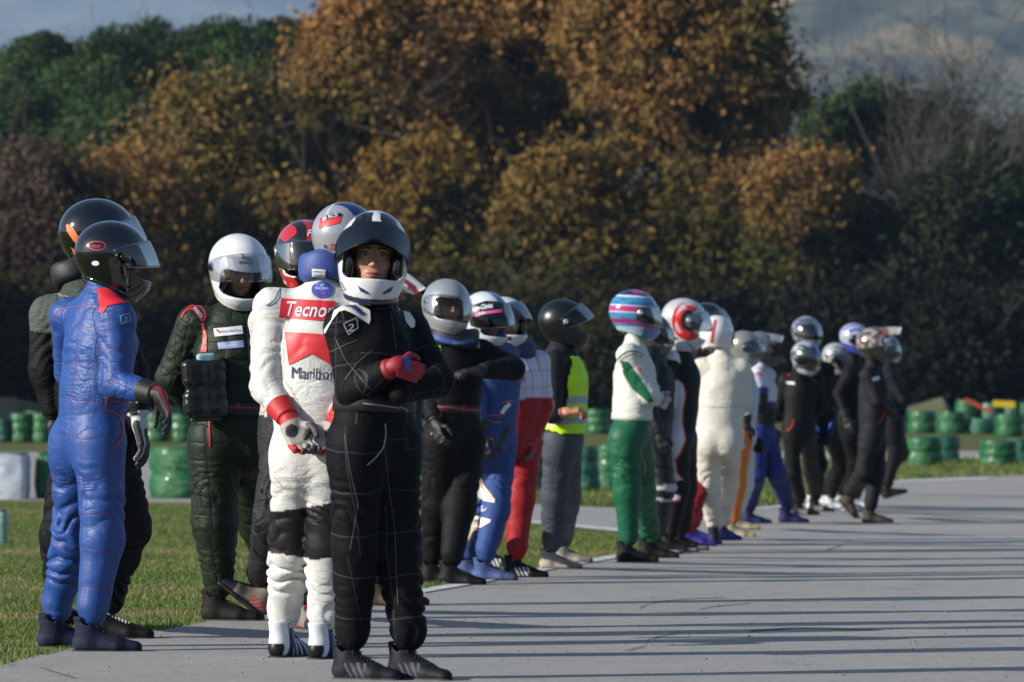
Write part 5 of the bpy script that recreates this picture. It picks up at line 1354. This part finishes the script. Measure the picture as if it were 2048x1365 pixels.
def glasses(o, tint='#0a0c10', w=.062):
    A, c, ks = o['HA'], o['HC'], o['hs']; V, Fq = [], []
    for sg in (-1, 1):
        b = len(V); ring = []
        for j in range(14):
            a = 2 * math.pi * j / 14; ring.append((sg * (.034 + .027 * math.cos(a)), .100 - .35 * (abs(.034 + .027 * math.cos(a))) ** 2 * 8, .014 + .017 * math.sin(a)))
        V += ring + [(x, y - .003, z) for x, y, z in ring]; Fq += [tuple(b + j for j in range(14)), tuple(b + 14 + j for j in range(14))[::-1]] + [(b + j, b + 14 + j, b + 14 + (j + 1) % 14, b + (j + 1) % 14) for j in range(14)]
    for bx in ((-.010, .010),):
        b = len(V); V += [(-.010, .100, .018), (.010, .100, .018), (.010, .100, .023), (-.010, .100, .023)]; Fq.append((b, b + 1, b + 2, b + 3))
    for sg in (-1, 1):
        b = len(V); V += [(sg * .060, .090, .016), (sg * .060, .090, .022), (sg * .078, .0, .022), (sg * .078, .0, .016)]; Fq.append((b, b + 1, b + 2, b + 3))
    mesh_np('sunglasses', (np.array(V) * ks) @ A.T + c, Fq, simple('lens', tint, .08, .0, 1.0), o['root'], smooth=False)
PEOPLE['silver'] = person('si', 'driver in black with plain silver helmet and sunglasses, one arm bent across the chest', 1173, 559, 905, -52,
    J=dict(pelvis=(905, 862), neck=(908, 688), shR=(866, 712, -.02), shL=(962, 706, .10), elL=(1026, 738, .0), wrL=(958, 742, -.22), elR=(856, 790, -.05), wrR=(872, 850, -.16), hipR=(882, 880), hipL=(934, 880), knR=(876, 1010), knL=(918, 1015)),
    feet=dict(R=dict(x=866, y=1171, yaw=-12), L=dict(x=905, y=1174, yaw=-8)), suit=flat('#070708'), mat=BLACKP, bag=1.22,
    helm=dict(c=(893, 614), w=94, yaw=-62, pitch=3, roll=-8, lift=2, tint=(.85, .85, .85), refl=.0, mat=dict(rough=.3, coat=.5, metal=.35), mk='_silver', col=hcol('#9a9ea2'), piv='#808488'),
    gloves=dict(L=dict(curl=.35, dir=(-.9, -.2, -.05), palm=(.1, .2, -1)), R=dict(curl=.5)), shoes=shoes('#0e0d0c', sole='#0c0b0a', rough=.6),
    belt=dict(col='#0c0c0e', z=.125, w=.05), neckring=dict(c=(908, 674), w=104, h=42, pitch=6, roll=-6, col='#16181f'), extra=lambda o: (si_extra(o), glasses(o)))

# 9. blue, orange and white suit
def jc_extra(o):
    T, r, HT, h = o['T'], o['root'], o['HT'], o['helmet']; VT = o['VT']
    VT = o['HV']; patch([(940, 612), (972, 602), (1006, 604), (1008, 628), (975, 626), (948, 634)], VT, P_VISB, h, 'visor_strip', .002, 3); lettering('Jean-Christ', 944, 622, 13, VT, P_WHITE, h, -9, .72, .1, .04, .004, maxlen=3); stripe([(950, 631), (975, 625), (1004, 622)], 6, VT, P_PINK, h, 'visor_strip', .004); lettering('Julie', 958, 630, 8, VT, P_WHITE, h, -9, 1, .1, .03, .007, maxlen=3)
    W_ = P_CREAM; OR = P_ORANGE
    patch([(962, 888), (966, 888), (960, 945), (968, 972), (990, 998), (989, 1006), (958, 1000), (948, 985), (949, 960)], T, W_, r, 'leg_panel', .004, 4)
    stripe([(964, 888), (963, 920), (957, 950), (966, 978), (990, 999)], 2.2, T, OR, r, 'leg_piping', .006)
    patch([(948, 1031), (982, 1040), (980, 1046), (960, 1047), (944, 1066), (936, 1080), (940, 1050)], T, W_, r, 'leg_panel', .004, 4)
    stripe([(982, 1046), (962, 1048), (948, 1060), (937, 1082)], 2.2, T, OR, r, 'leg_piping', .006)
    stripe([(965 + 7.5 * math.cos(a), 1016 + 7.5 * math.sin(a)) for a in np.linspace(0, 6.28, 14)], 1.6, T, W_, r, 'knee_emblem', .005); lettering('S', 961, 1021, 13, T, W_, r, 0, 1, 0, .02, .005, 'knee_emblem', 3)
    stripe([(1020, 808), (1010, 816), (1003, 828)], 8, T, W_, r, 'sleeve_band', .004); stripe([(1026, 802), (1012, 803), (1003, 806)], 1.8, T, OR, r, 'sleeve_piping', .005)
    stripe([(975, 832), (985, 830), (1002, 831)], 1.8, T, OR, r, 'belt_trim', .004); stripe([(1002, 845), (980, 845), (976, 838)], 1.8, T, OR, r, 'belt_trim', .004)
PEOPLE['jean'] = person('jc', 'driver in blue suit with white and orange panels, blue and white helmet with lettered visor', 1164, 586, 982, -40,
    J=dict(pelvis=(985, 868), neck=(990, 692), shL=(1012, 712, .08), shR=(955, 716, -.05), elL=(1018, 800, .05), wrL=(1004, 872, -.08), elR=(950, 800), wrR=(965, 870), hipR=(968, 885), hipL=(1000, 885), knR=(968, 1020), knL=(992, 1020)),
    feet=dict(R=dict(x=938, y=1160, yaw=-14), L=dict(x=972, y=1165, yaw=-10)), suit=flat('#2c4680'), mat=CLOTH, bag=1.08, wr=1.1,
    helm=dict(c=(973, 636), w=88, yaw=-42, pitch=10, lift=20, z0=-.09, tint=(.06, .07, .09), refl=.10, col=hcol('#c6ccd0', (lambda x, y, z: (np.abs(x + .02) < .045) & (z > .05), '#3f7fb8'), (rim, '#202020')), look=10),
    gloves=dict(L=dict(curl=.8, dir=(-.2, -.3, -.9), palm=(-.8, .3, 0), col='#14161c')), shoes=shoes('#3c4a72', toe='#4a5468', sole='#20242e'), extra=jc_extra)

# 10. white and red suit
def ch_extra(o):
    HT, h, T, r = o['HT'], o['helmet'], o['T'], o['root']
    lettering('Cham', 990, 683, 15, HT, P_BLACK, h, -2, .6, 0, .05, .003, maxlen=3); lettering('pion', 1003, 682, 15, HT, P_BLACK, h, -6, .75, 0, .06, .003, maxlen=3)
    patch([(1024, 607), (1034, 611), (1036, 619), (1022, 613)], HT, P_BLACK, h, 'helmet_label', .003, 3)
    patch([(1035, 752), (1051, 753), (1050, 764), (1035, 762)], T, P_GREY, r, 'chest_label', .004, 3); lettering('nr', 1037, 761, 11, T, P_RED, r, 3, 1.2, 0, .04, .007, maxlen=3)
def redwhite(i):
    c = np.tile(lin('#94141a'), (len(i['t']), 1)); w = lin('#c4c4d8')
    c[T_(i) & (i['z'] > .20)] = w; c[A_(i) & (i['t'] < .82)] = w; c[A_(i) & (i['t'] >= .82) & (i['lx'] * np.where(i['part'] == 1, -1, 1) > .036)] = w
    return c
PEOPLE['champ'] = person('ch', 'driver in white over red suit, white helmet with blackletter word on the chin', 1159, 592, 1042, -48,
    J=dict(pelvis=(1038, 862), neck=(1030, 706), shL=(1076, 726, .08), shR=(1008, 728, -.06), elL=(1086, 812, .08), wrL=(1070, 878, -.02), elR=(1000, 810, -.05), wrR=(1010, 870, -.1), hipR=(1020, 880), hipL=(1050, 880), knR=(1000, 1000), knL=(1040, 1000)),
    feet=dict(R=dict(x=982, y=1140, yaw=-18), L=dict(x=1034, y=1159, yaw=-4)), suit=redwhite, mat=REDM, bag=1.14,
    helm=dict(c=(1010, 644), w=84, yaw=-48, pitch=3, lift=30, tint=(.5, .52, .55), refl=.1, z0=-.075, col=hcol('#c9cbcf', (rim, '#303040'))),
    gloves=dict(L=dict(curl=.6, dir=(-.1, -.2, -.95), palm=(-.8, .2, 0), colfn=lambda V, f: np.where((V[:, 2] > 0)[:, None], lin('#a01820'), lin('#6a6460')))), shoes=shoes('#101012', stripe='#c8ccd0', toe='#0c0c0e', sole='#0c0c0c'),
    neckring=dict(c=(1032, 700), w=84, h=34, col='#1e2450', pitch=0), extra=ch_extra)

# 11. hi-vis vest
def vest_extra(o):
    # the vest is a shell of its own over the sweater, cut by the shape of the torso surface
    V, Q = o['VQ'] if 'VQ' in o else (None, None)
    P, k, info = o['P'], o['k'], o['info']; Tm = info['T']
    ob = [c for c in o['root'].children if c.name.startswith('racing_suit')][0]; me = ob.data
    n = len(me.vertices); co = np.zeros(n * 3, np.float32); me.vertices.foreach_get('co', co); co = co.reshape(-1, 3)
    nm = np.zeros(n * 3, np.float32); me.vertices.foreach_get('normal', nm); nm = nm.reshape(-1, 3)
    q = np.zeros(len(me.polygons) * 4, np.int32); me.polygons.foreach_get('vertices', q); q = q.reshape(-1, 4)
    x, y, z, pt = info['x'], info['y'], info['z'], info['part']
    m = (pt == 0) & (z > -.02) & (z < .50) & (np.abs(x) < .21 - .5 * np.clip(z - .36, 0, 1)) & ~((y > .05) & (np.abs(x) < .02 + .16 * np.clip(z - .25, 0, 1)))
    f = m[q].all(1); uq, inv = np.unique(q[f], return_inverse=True); Q2 = inv.reshape(-1, 4)
    c = np.tile(lin('#b4e800'), (len(uq), 1)); zz = z[uq]; c[((zz > .055) & (zz < .105)) | ((zz > .185) & (zz < .235))] = lin('#9aa0a8')
    Vv = co[uq] + nm[uq] * .012
    mo = attr_mat('vest_cloth', rough=.5, crease=.010); vo = mesh_np('safety_vest', Vv, Q2, mo, o['root'], attrs={'Col': c})
    for md in (vo.modifiers.new('thick', 'SOLIDIFY'),): md.thickness = .003
PEOPLE['vest'] = person('vest', 'person in yellow green safety vest and grey trousers, matt black helmet seen in profile', 1143, 599, 1124, -4,
    J=dict(pelvis=(1126, 866), neck=(1120, 696), shR=(1106, 726, -.17), shL=(1134, 722, .17), elR=(1106, 828, -.24), wrR=(1131, 824, -.27), elL=(1130, 815, .25), wrL=(1165, 818, .15), hipR=(1118, 885), hipL=(1132, 885), knR=(1110, 992), knL=(1135, 992)),
    feet=dict(R=dict(x=1104, y=1142, yaw=-3), L=dict(x=1128, y=1130, yaw=4)), suit=suit('#16171c', r=[(lambda i: L_(i) | (i['z'] < -.02) & T_(i), '#3e434c')]), mat=CLOTH, bag=1.12, fat=1.16,
    helm=dict(c=(1128, 648), w=83, yaw=4, pitch=2, lift=32, z0=-.058, vz0=-.048, tint=(.35, .37, .40), refl=.06, mat=dict(rough=.33, coat=.1), mk='_matt', col=hcol('#0f1013'), piv='#c8c8c8'),
    gloves=dict(all=dict(name='hand', colfn=lambda V, f: np.tile(lin('#b07860'), (len(V), 1))), L=dict(show=False), R=dict(curl=.7, dir=(.9, -.1, .1), palm=(.1, .3, -.9))), shoes=shoes('#8a8478', sole='#4a463e', toe='#7a7468'), extra=vest_extra)

# 12. green trousers, silver white jacket, blue and pink helmet
def lb_h(v):
    x, y, z = v.T; c = np.tile(lin('#3f86ae'), (len(v), 1))
    c[vnoise(np.stack([x, y * .4, z * 3], 1).astype(np.float32), 20) > .58] = lin('#2a6f9c')
    c[(z > .105)] = lin('#20244a'); c[(np.abs(z - .108) < .006)] = lin('#c8d0dc'); c[(np.abs(y - .0) < .035) & (z > .125)] = lin('#a8327c')
    c[(np.abs(z - .030) < .019) & (y < .07)] = lin('#b02474'); c[(np.abs(np.abs(z - .030) - .021) < .003) & (y < .07)] = lin('#c8d4e0')
    c[(np.abs(z + .045 + .5 * np.clip(y - .0, 0, 1)) < .013)] = lin('#98266a'); c[(z < -.075) & (y < .03)] = lin('#9ab0bc'); c[(z < -.09) & (y > .03)] = lin('#3a7ca0'); return c
def gt_suit(i):
    g = lin('#0a5438'); w = lin('#c2c6bc'); c = np.tile(g, (len(i['t']), 1)); c[T_(i) & (i['z'] > .08)] = w; c[A_(i)] = w
    return c
def gt_extra(o):
    T, r, HT, h = o['T'], o['root'], o['HT'], o['helmet']
    patch([(1243, 722), (1256, 724), (1300, 788), (1307, 803), (1298, 806), (1264, 778), (1246, 748)], T, simple('sleeve_green', '#0a5438', .5), r, 'sleeve_panel', .004, 3)
    stripe([(1288, 712), (1275, 703), (1258, 702), (1240, 712), (1229, 735), (1228, 755), (1238, 768), (1258, 773)], 2, T, P_BLACK, r, 'armhole_piping', .004)
    stripe([(1284, 716), (1272, 709), (1258, 709), (1245, 717), (1236, 738), (1236, 755), (1243, 764)], 1.2, T, P_BLACK, r, 'armhole_piping', .004)
    lettering('OMP', 1212, 724, 9, T, P_RED, r, -50, .9, 0, .02, .004, maxlen=3); lettering('OMP', 1270, 732, 8, T, P_RED, r, 55, 1, 0, .02, .004, maxlen=3)
    stripe([(1288, 920), (1291, 935), (1289, 950)], 2, T, P_GREY, r, 'leg_piping', .004)
PEOPLE['gtop'] = person('gt', 'driver in green trousers and pale jacket with green sleeve, light blue and pink helmet', 1128, 590, 1264, 14,
    J=dict(pelvis=(1262, 862), neck=(1268, 688), shR=(1256, 712, -.16), shL=(1272, 712, .16), elR=(1298, 790, -.14), wrR=(1322, 802, .04), elL=(1300, 790, .2), wrL=(1318, 800, .08), hipR=(1250, 880), hipL=(1274, 880), knR=(1254, 985), knL=(1284, 985)),
    feet=dict(R=dict(x=1257, y=1128, yaw=-4), L=dict(x=1300, y=1120, yaw=2)), suit=gt_suit, mat=SATIN, bag=1.14, fat=1.0, wr=1.4,
    helm=dict(c=(1270, 630), w=84, yaw=12, pitch=4, lift=2, tint=(.35, .38, .42), refl=.16, col=lb_h), gloves=dict(all=dict(col='#a8a8b4')), shoes=shoes('#121211', toe='#2c2a26', sole='#161512'),
    belt=dict(col='#b8bab2', z=.095, w=.05), extra=gt_extra)
# 13
PEOPLE['hid'] = person('hid', 'driver with red chest panel nearly hidden between green suit and red ring helmet', 1111, 628, 1312, -6,
    J=dict(shL=(1314, 712, .16), shR=(1300, 712, -.14)), suit=suit('#111216', r=[(lambda i: T_(i) & (i['y'] < .02) & (i['z'] > .12), '#b83040'), (lambda i: L_(i) & (np.abs(i['t'] - 1.0) < .05), '#a8a8ac'), (lambda i: L_(i) & (np.abs(i['t'] - 1.28) < .03), '#a8a8ac')]), mat=SATIN,
    helm=dict(c=(1306, 668), w=68, yaw=-4, pitch=8, col=hcol('#3c3e42', (rim, '#808488')), lift=0), shoes=shoes('#1c1c1e', toe='#70706c'))
# 14. red ring helmet
def rg_extra(o):
    T, r, HT, h = o['T'], o['root'], o['HT'], o['helmet']; M2 = simple('decal_red', '#c2201c', .25, coat=.5)
    C0 = (1378, 642); ring = [(C0[0] + 26 * math.cos(a), C0[1] + 31 * math.sin(a)) for a in np.radians(np.linspace(-50, -330, 40))]
    stripe(ring, 17, HT, M2, h, 'helmet_logo', .003, 3); stripe([(C0[0] + 13 * math.cos(a), C0[1] + 17 * math.sin(a)) for a in np.radians(np.linspace(-60, -300, 24))], 9, HT, P_BLACK, h, 'helmet_logo', .0045, 3)
    patch([(1380, 637), (1388, 648), (1398, 662), (1386, 660)], HT, M2, h, 'helmet_logo', .006, 3)
    W_ = P_WHITE; RD = P_REDT
    patch([(1352, 760), (1366, 768), (1371, 790), (1366, 815), (1364, 845), (1370, 880), (1360, 905), (1350, 920), (1353, 945), (1364, 960), (1340, 966), (1336, 930), (1330, 880), (1333, 830)], T, W_, r, 'side_panel', .005, 4)
    stripe([(1353, 758), (1367, 768), (1372, 790), (1366, 820), (1366, 850), (1372, 882), (1361, 908), (1352, 922), (1355, 945), (1368, 962)], 2.4, T, RD, r, 'side_piping', .0075)
    stripe([(1331, 840), (1334, 880), (1336, 920), (1340, 950)], 2, T, RD, r, 'side_piping', .0075)
    patch([(1333, 985), (1362, 992), (1360, 1001), (1342, 1000), (1334, 1012), (1328, 1010)], T, W_, r, 'shin_panel', .005, 4)
    stripe([(1329, 1014), (1338, 1003), (1360, 1003)], 2, T, RD, r, 'shin_piping', .007)
    stripe([(1349 + 6 * math.cos(a), 975 + 6 * math.sin(a)) for a in np.linspace(0, 6.28, 12)], 1.6, T, W_, r, 'knee_emblem', .005); lettering('S', 1346, 980, 10, T, W_, r, 8, 1, 0, .02, .005, 'knee_emblem', 3)
    patch([(1318, 720), (1326, 700), (1340, 690), (1352, 692), (1358, 712), (1361, 728), (1354, 722), (1346, 706), (1334, 706), (1324, 718)], T, W_, r, 'shoulder_panel', .005, 4)
    lettering('OMP', 1324, 745, 8, T, W_, r, 10, 1, 0, .02, .004, maxlen=3)
PEOPLE['ring'] = person('rg', 'driver in black, white and red suit, silver helmet with large red ring', 1109, 604, 1358, 6,
    J=dict(pelvis=(1358, 862), neck=(1360, 700), shR=(1338, 722, -.17), shL=(1368, 722, .17), elR=(1330, 800, -.17), wrR=(1350, 822, -.08), elL=(1372, 800, .2), hipR=(1350, 880), hipL=(1366, 880), knR=(1356, 975), knL=(1370, 975)),
    feet=dict(R=dict(x=1342, y=1108, yaw=-4), L=dict(x=1362, y=1104, yaw=2)), suit=suit('#0f0f12', r=[(lambda i: A_(i) & (i['t'] > .98) & (i['t'] < 1.25), '#c2c4cc')]), mat=CLOTH, bag=1.08,
    helm=dict(c=(1370, 645), w=79, yaw=8, pitch=16, lift=20, tint=(.7, .73, .76), refl=.12, mat=dict(rough=.2, coat=.7, metal=.2), mk='_pearl', col=hcol('#c0c2c4')), gloves=dict(all=dict(col='#15151a')),
    shoes=shoes('#121213', toe='#7a7a76', sole='#101010'), neckring=dict(c=(1352, 693), w=66, h=26, col='#b8b8b8', pitch=10), extra=rg_extra)
# 15
PEOPLE['red'] = person('rd', 'driver in purple shoes and red trousers between red ring helmet and cream overalls', 1092, 605, 1392, -8,
    feet=dict(R=dict(x=1378, y=1096, yaw=-10), L=dict(x=1386, y=1088, yaw=-4)), suit=suit('#8e141a', r=[(lambda i: ~L_(i), '#111216')]), mat=CLOTH, fat=.9,
    J=dict(neck=(1402, 700), pelvis=(1388, 862), shR=(1392, 725, -.14), shL=(1408, 725, .14), wrR=(1396, 850, -.1), elR=(1390, 800, -.14)),
    helm=dict(c=(1416, 643), w=62, yaw=-4, pitch=6, lift=24, tint=(.5, .55, .6), refl=.2, col=hcol('#10131c', (lambda x, y, z: (z > .06) & (y > .05), '#26365c'))), shoes=shoes('#34287a', sole='#18142c'))
# 16 cream overalls
def cr_extra(o):
    HT, h = o['HT'], o['helmet']
    stripe([(1431, 640), (1427, 660), (1424, 678), (1423, 686)], 5.5, HT, P_RED, h, 'helmet_stripe', .003, 3)
    stripe([(1400, 812), (1440, 815), (1490, 813)], 1.2, o['T'], simple('seam_cream', '#8a8878', .6), o['root'], 'waist_seam', .003)
PEOPLE['cream'] = person('cr', 'driver in plain cream overalls seen from behind, white helmet with a thin red stripe', 1096, 638, 1440, 84,
    J=dict(pelvis=(1438, 862), neck=(1442, 716), shL=(1402, 738, .0), shR=(1482, 738, .0), elL=(1398, 800, .10), wrL=(1418, 835, .26), elR=(1487, 800, .08), wrR=(1470, 838, .25), hipL=(1420, 880), hipR=(1456, 880), knL=(1416, 972), knR=(1452, 972)),
    feet=dict(L=dict(x=1428, y=1093, yaw=80), R=dict(x=1447, y=1084, yaw=40)), suit=flat('#c6c4b8'), mat=WHITEM, bag=1.20, fat=1.12, wr=1.1,
    helm=dict(c=(1433, 672), w=69, yaw=78, pitch=6, roll=4, lift=0, tint=(.5, .5, .5), col=hcol('#d6d8d8', (rim, '#3a3a30')), lining='#1a180e'), gloves=dict(all=dict(show=False)),
    shoes=shoes('#222c66', heel='#22242e', sole='#141824'), extra=cr_extra)
# 17
PEOPLE['orange'] = person('or', 'driver in pale grey and orange suit half behind the cream overalls, silver helmet', 1079, 668, 1486, -14,
    feet=dict(R=dict(x=1466, y=1078, yaw=-12), L=dict(x=1478, y=1062, yaw=-4)), J=dict(pelvis=(1482, 862), shR=(1484, 745, -.16), elR=(1492, 800, -.18), wrR=(1493, 850, -.16), knR=(1474, 970), knL=(1490, 970)),
    suit=suit('#a8b8c4', r=[(lambda i: (i['part'] == 4), '#c87420')]), mat=SATIN,
    helm=dict(c=(1490, 696), w=56, yaw=-8, pitch=16, lift=28, tint=(.5, .5, .5), refl=.2, mat=dict(rough=.25, coat=.6, metal=.4), mk='_silver', col=hcol('#8c9088'), peak=True, pln=.03), gloves=dict(all=dict(col='#101012')), shoes=shoes('#8c8470', toe='#a89a5c', sole='#3a3428'))
# 18
PEOPLE['step'] = person('st', 'driver in white and navy top with blue trousers, wide stance, grey helmet', 1053, 660, 1528, -8,
    J=dict(pelvis=(1523, 862), neck=(1520, 735), shR=(1515, 752, -.16), shL=(1535, 752, .16), elR=(1520, 805, -.2), wrR=(1526, 845, -.12), knR=(1512, 950, -.1), knL=(1552, 945, .05), hipR=(1515, 875), hipL=(1532, 875)),
    feet=dict(R=dict(x=1500, y=1050, yaw=-8), L=dict(x=1575, y=1048, yaw=-4)),
    suit=suit('#1c2868', r=[(lambda i: ~L_(i) & (i['z'] > .05), '#0f1118'), (lambda i: T_(i) & (i['z'] > .26) | A_(i) & (i['t'] < .45), '#b8bcc8'), (lambda i: (T_(i) & (i['z'] > .20) & (i['z'] <= .26)) | A_(i) & (i['t'] >= .45) & (i['t'] < .7), '#202a70')]), mat=CLOTH, bag=1.1,
    helm=dict(c=(1522, 697), w=56, yaw=-6, pitch=4, mx=True, pln=.07, mat=dict(rough=.25, coat=.6, metal=.3), mk='_silver', col=hcol('#70747a', (lambda x, y, z: z < -.03, '#2a2c30')), pcol=hcol('#90949c')), shoes=shoes('#161c40', sole='#0e1020'),
    extra=lambda o: (lettering('SPR', 1512, 750, 8, o['T'], P_RED, o['root'], 5, 1, 0, .05, .005, maxlen=3)))
# 19-24 the drivers in black at the back
def blk(lbl, key, yf, top, x, phi, hc, hw, hcolr, helmkw=None, J=None, feet=None, suitc='#0c0d10', sh=None, gl=None, ex=None, **kw):
    h = dict(c=hc, w=hw, col=hcolr, mat=dict(rough=.2, coat=.7, metal=.25), mk='_pearl', lift=0, tint=(.2, .22, .28), refl=.25); h.update(helmkw or {})
    PEOPLE[key] = person(key, lbl, yf, top, x, phi, J=J or {}, feet=feet, suit=flat(suitc), mat=BLACKP, helm=h, shoes=sh or shoes('#101014'), gloves=gl, extra=ex, **kw)
def chest_tab(pts):
    return lambda o: patch(pts, o['T'], P_WHITE, o['root'], 'sleeve_label', .006, 3)
sil = lambda x, y, z: vnoise(np.stack([x, y, z * 1.6], 1).astype(np.float32), 17, 2) > .56
blk('driver in charcoal, hands behind back, silver and blue helmet bowed forward', 'b19', 1034, 684, 1598, -52, (1612, 716), 54, hcol('#b0b4b8', (sil, '#3a4048'), (lambda x, y, z: (z > .04) & (y > .02) & (x < .02), '#2838a0')),
    dict(yaw=-48, pitch=20, roll=0), dict(pelvis=(1598, 865), neck=(1600, 748), shR=(1570, 762, .0), shL=(1634, 762, .04), elR=(1558, 812, .10), wrR=(1582, 842, .24), elL=(1646, 812, .1), wrL=(1620, 842, .24), knR=(1586, 945), knL=(1624, 945)),
    dict(R=dict(x=1600, y=1033, yaw=-10), L=dict(x=1632, y=1026, yaw=-14)), '#121314', shoes('#121214', stripe='#a8a8ac'), dict(all=dict(show=False)), lambda o: (chest_tab([(1572, 763), (1589, 765), (1590, 770), (1573, 768)])(o), stripe([(1588, 840), (1582, 856), (1574, 862)], 2.4, o['T'], P_REDT, o['root'], 'pocket_piping', .006), stripe([(1590, 738), (1585, 745), (1574, 752)], 2, o['T'], P_REDT, o['root'], 'piping', .006)))
blk('tallest driver in black at the back, shiny silver helmet, blue gloves', 'b20', 1026, 634, 1632, -60, (1613, 665), 54, hcol('#9ca0b0', (sil, '#50566a')), dict(yaw=-58, pitch=-2, lift=8, refl=.3),
    dict(pelvis=(1635, 862), neck=(1622, 712), shR=(1600, 740, .0), shL=(1655, 740, .05), elR=(1612, 800, .0), wrR=(1617, 842, -.15), elL=(1660, 800, .05), wrL=(1657, 838, .0)), dict(R=dict(x=1630, y=1022, yaw=-14), L=dict(x=1652, y=1016, yaw=-10)), '#0c0c0e',
    shoes('#c0c2c4', sole='#a8aa60'), dict(all=dict(col='#25489c', curl=.5, dir=(.15, -.1, -1), k=1.2)), None)
blk('driver in black with silver helmet tipped down, third head from the walking driver', 'b21', 1022, 688, 1680, -30, (1674, 718), 52, hcol('#a8acae', (sil, '#60646a')), dict(yaw=-22, pitch=22, lift=14), dict(pelvis=(1676, 862), neck=(1668, 745), shR=(1656, 762, -.1), shL=(1692, 762, .1)),
    dict(R=dict(x=1664, y=1020, yaw=-8), L=dict(x=1682, y=1014, yaw=-8)), '#0c0c0e', shoes('#b4b6ba'))
blk('driver in dark grey with blue and white helmet behind the walking driver', 'b22', 1028, 645, 1706, -28, (1710, 678), 52, hcol('#a8aec4', (lambda x, y, z: (np.mod(x * 1.0 + y * .4, .05) < .016) & (z > .05), '#3848a0'), (lambda x, y, z: (z < -.06), '#3040a0')), dict(yaw=-20, pitch=14), dict(pelvis=(1706, 862), neck=(1706, 732), shR=(1698, 752, -.12)),
    dict(R=dict(x=1700, y=1026, yaw=-10), L=dict(x=1712, y=1020, yaw=-10)), '#0c0c0e', shoes('#b0b4ba'))
blk('driver in dark grey suit walking to the right, motocross helmet with long pale peak', 'b23', 1048, 652, 1745, 2, (1750, 690), 60, hcol('#5c4f48', (lambda x, y, z: vnoise(np.stack([x, y, z], 1).astype(np.float32), 30, 2) > .55, '#a89a98'), (lambda x, y, z: z < -.02, '#24241e')),
    dict(yaw=-8, pitch=-6, mx=True, pln=.11, pup=.0, pcol=hcol('#8a5058', (lambda x, y, z: (y > .13), '#b8bcae'), (lambda x, y, z: vnoise(np.stack([x, y, z], 1).astype(np.float32), 40, 2) > .58, '#b0a8a4'))), dict(pelvis=(1745, 862), neck=(1744, 735), shR=(1735, 752, -.16), shL=(1752, 752, .16), elR=(1754, 802, -.2), wrR=(1778, 822, -.12), elL=(1764, 800, .2), wrL=(1785, 815, .15), hipR=(1740, 880), hipL=(1752, 880), knR=(1728, 945, -.06), knL=(1752, 948, .06)),
    dict(R=dict(x=1702, y=1040, yaw=-4, pitch=-48, lift=.09), L=dict(x=1742, y=1048, yaw=-4)), '#181a1c', shoes('#3a342c', sole='#2a261e'), None, lambda o: (chest_tab([(1743, 757), (1757, 752), (1760, 759), (1746, 763)])(o), stripe([(1768, 822), (1766, 836), (1757, 848)], 2.2, o['T'], P_REDT, o['root'], 'pocket_piping', .006)))
blk('farthest driver in black, last of the line, one toe raised', 'b24', 1000, 672, 1786, -4, (1774, 698), 46, hcol('#9ab0c4', (sil, '#506070')), dict(yaw=-10, pitch=8), dict(pelvis=(1785, 860), neck=(1778, 735), shR=(1782, 755, -.14), elR=(1806, 800, -.2), wrR=(1832, 790, -.1), elL=(1812, 800, .2)),
    dict(R=dict(x=1776, y=1000, yaw=-2, pitch=16, lift=.02), L=dict(x=1760, y=992, yaw=-2)), '#0c0d11', shoes('#16120e', sole='#14100c'))

# the leather body protector carried at the green driver's hip
def protector():
    o = PEOPLE['green']; root0 = o['rootv']; Y = o['Y']
    c = at(409, 778, Y - .20) ; base = empty('body_protector', c); tag(base, 'shiny black padded body protector at the dark green driver\'s hip', 'body protector')
    A = frame_m(-74, 0, 3) @ np.diag([1.22, 1.0, 1.0])
    def fn(P):
        u = np.abs(P[:, 0]); d = None
        for zc, hz_ in ((.075, .062), (-.068, .062)):
            for xc0, wx in ((-.050, .038), (.035, .048)):
                b = sbox(P, (xc0, .005 - abs(xc0) * .3, zc), (wx, .040, hz_), .030); d = b if d is None else smin(d, b, .006)
        core = sbox(P, (-.005, 0, 0), (.078, .026, .135), .02)
        d = smin(d, core, .008)
        return d + .003 * (vnoise(P, 34) - .5) + .004 * (vnoise(P * [1, 1, 3.0], 14) - .5)
    V, Q = sdf_mesh(lambda P: fn(P.astype(np.float32)), (-.13, -.08, -.17), (.13, .08, .17), .0045)
    mesh_np('padding', V @ A.T, Q, attr_mat('black_leather', rough=.28, coat=.3, crease=.006), base, attrs={'Col': np.tile(lin('#0e0f11'), (len(V), 1))})
    def cf(P): return sbox(P, (-.012, 0, .142), (.036, .022, .022), .012)
    V, Q = sdf_mesh(cf, (-.06, -.04, .10), (.04, .04, .18), .005)
    mesh_np('foam_pad', V @ A.T, Q, simple('foam_blue', '#7fa8ac', .7), base)
    bar = sdf_mesh(lambda P: sbox(P, (0, 0, -.142), (.06, .012, .010), .006), (-.08, -.03, -.17), (.08, .03, -.12), .004)
    mesh_np('strap', bar[0] @ A.T, bar[1], simple('strap_dark', '#2a3028', .5), base)
protector()
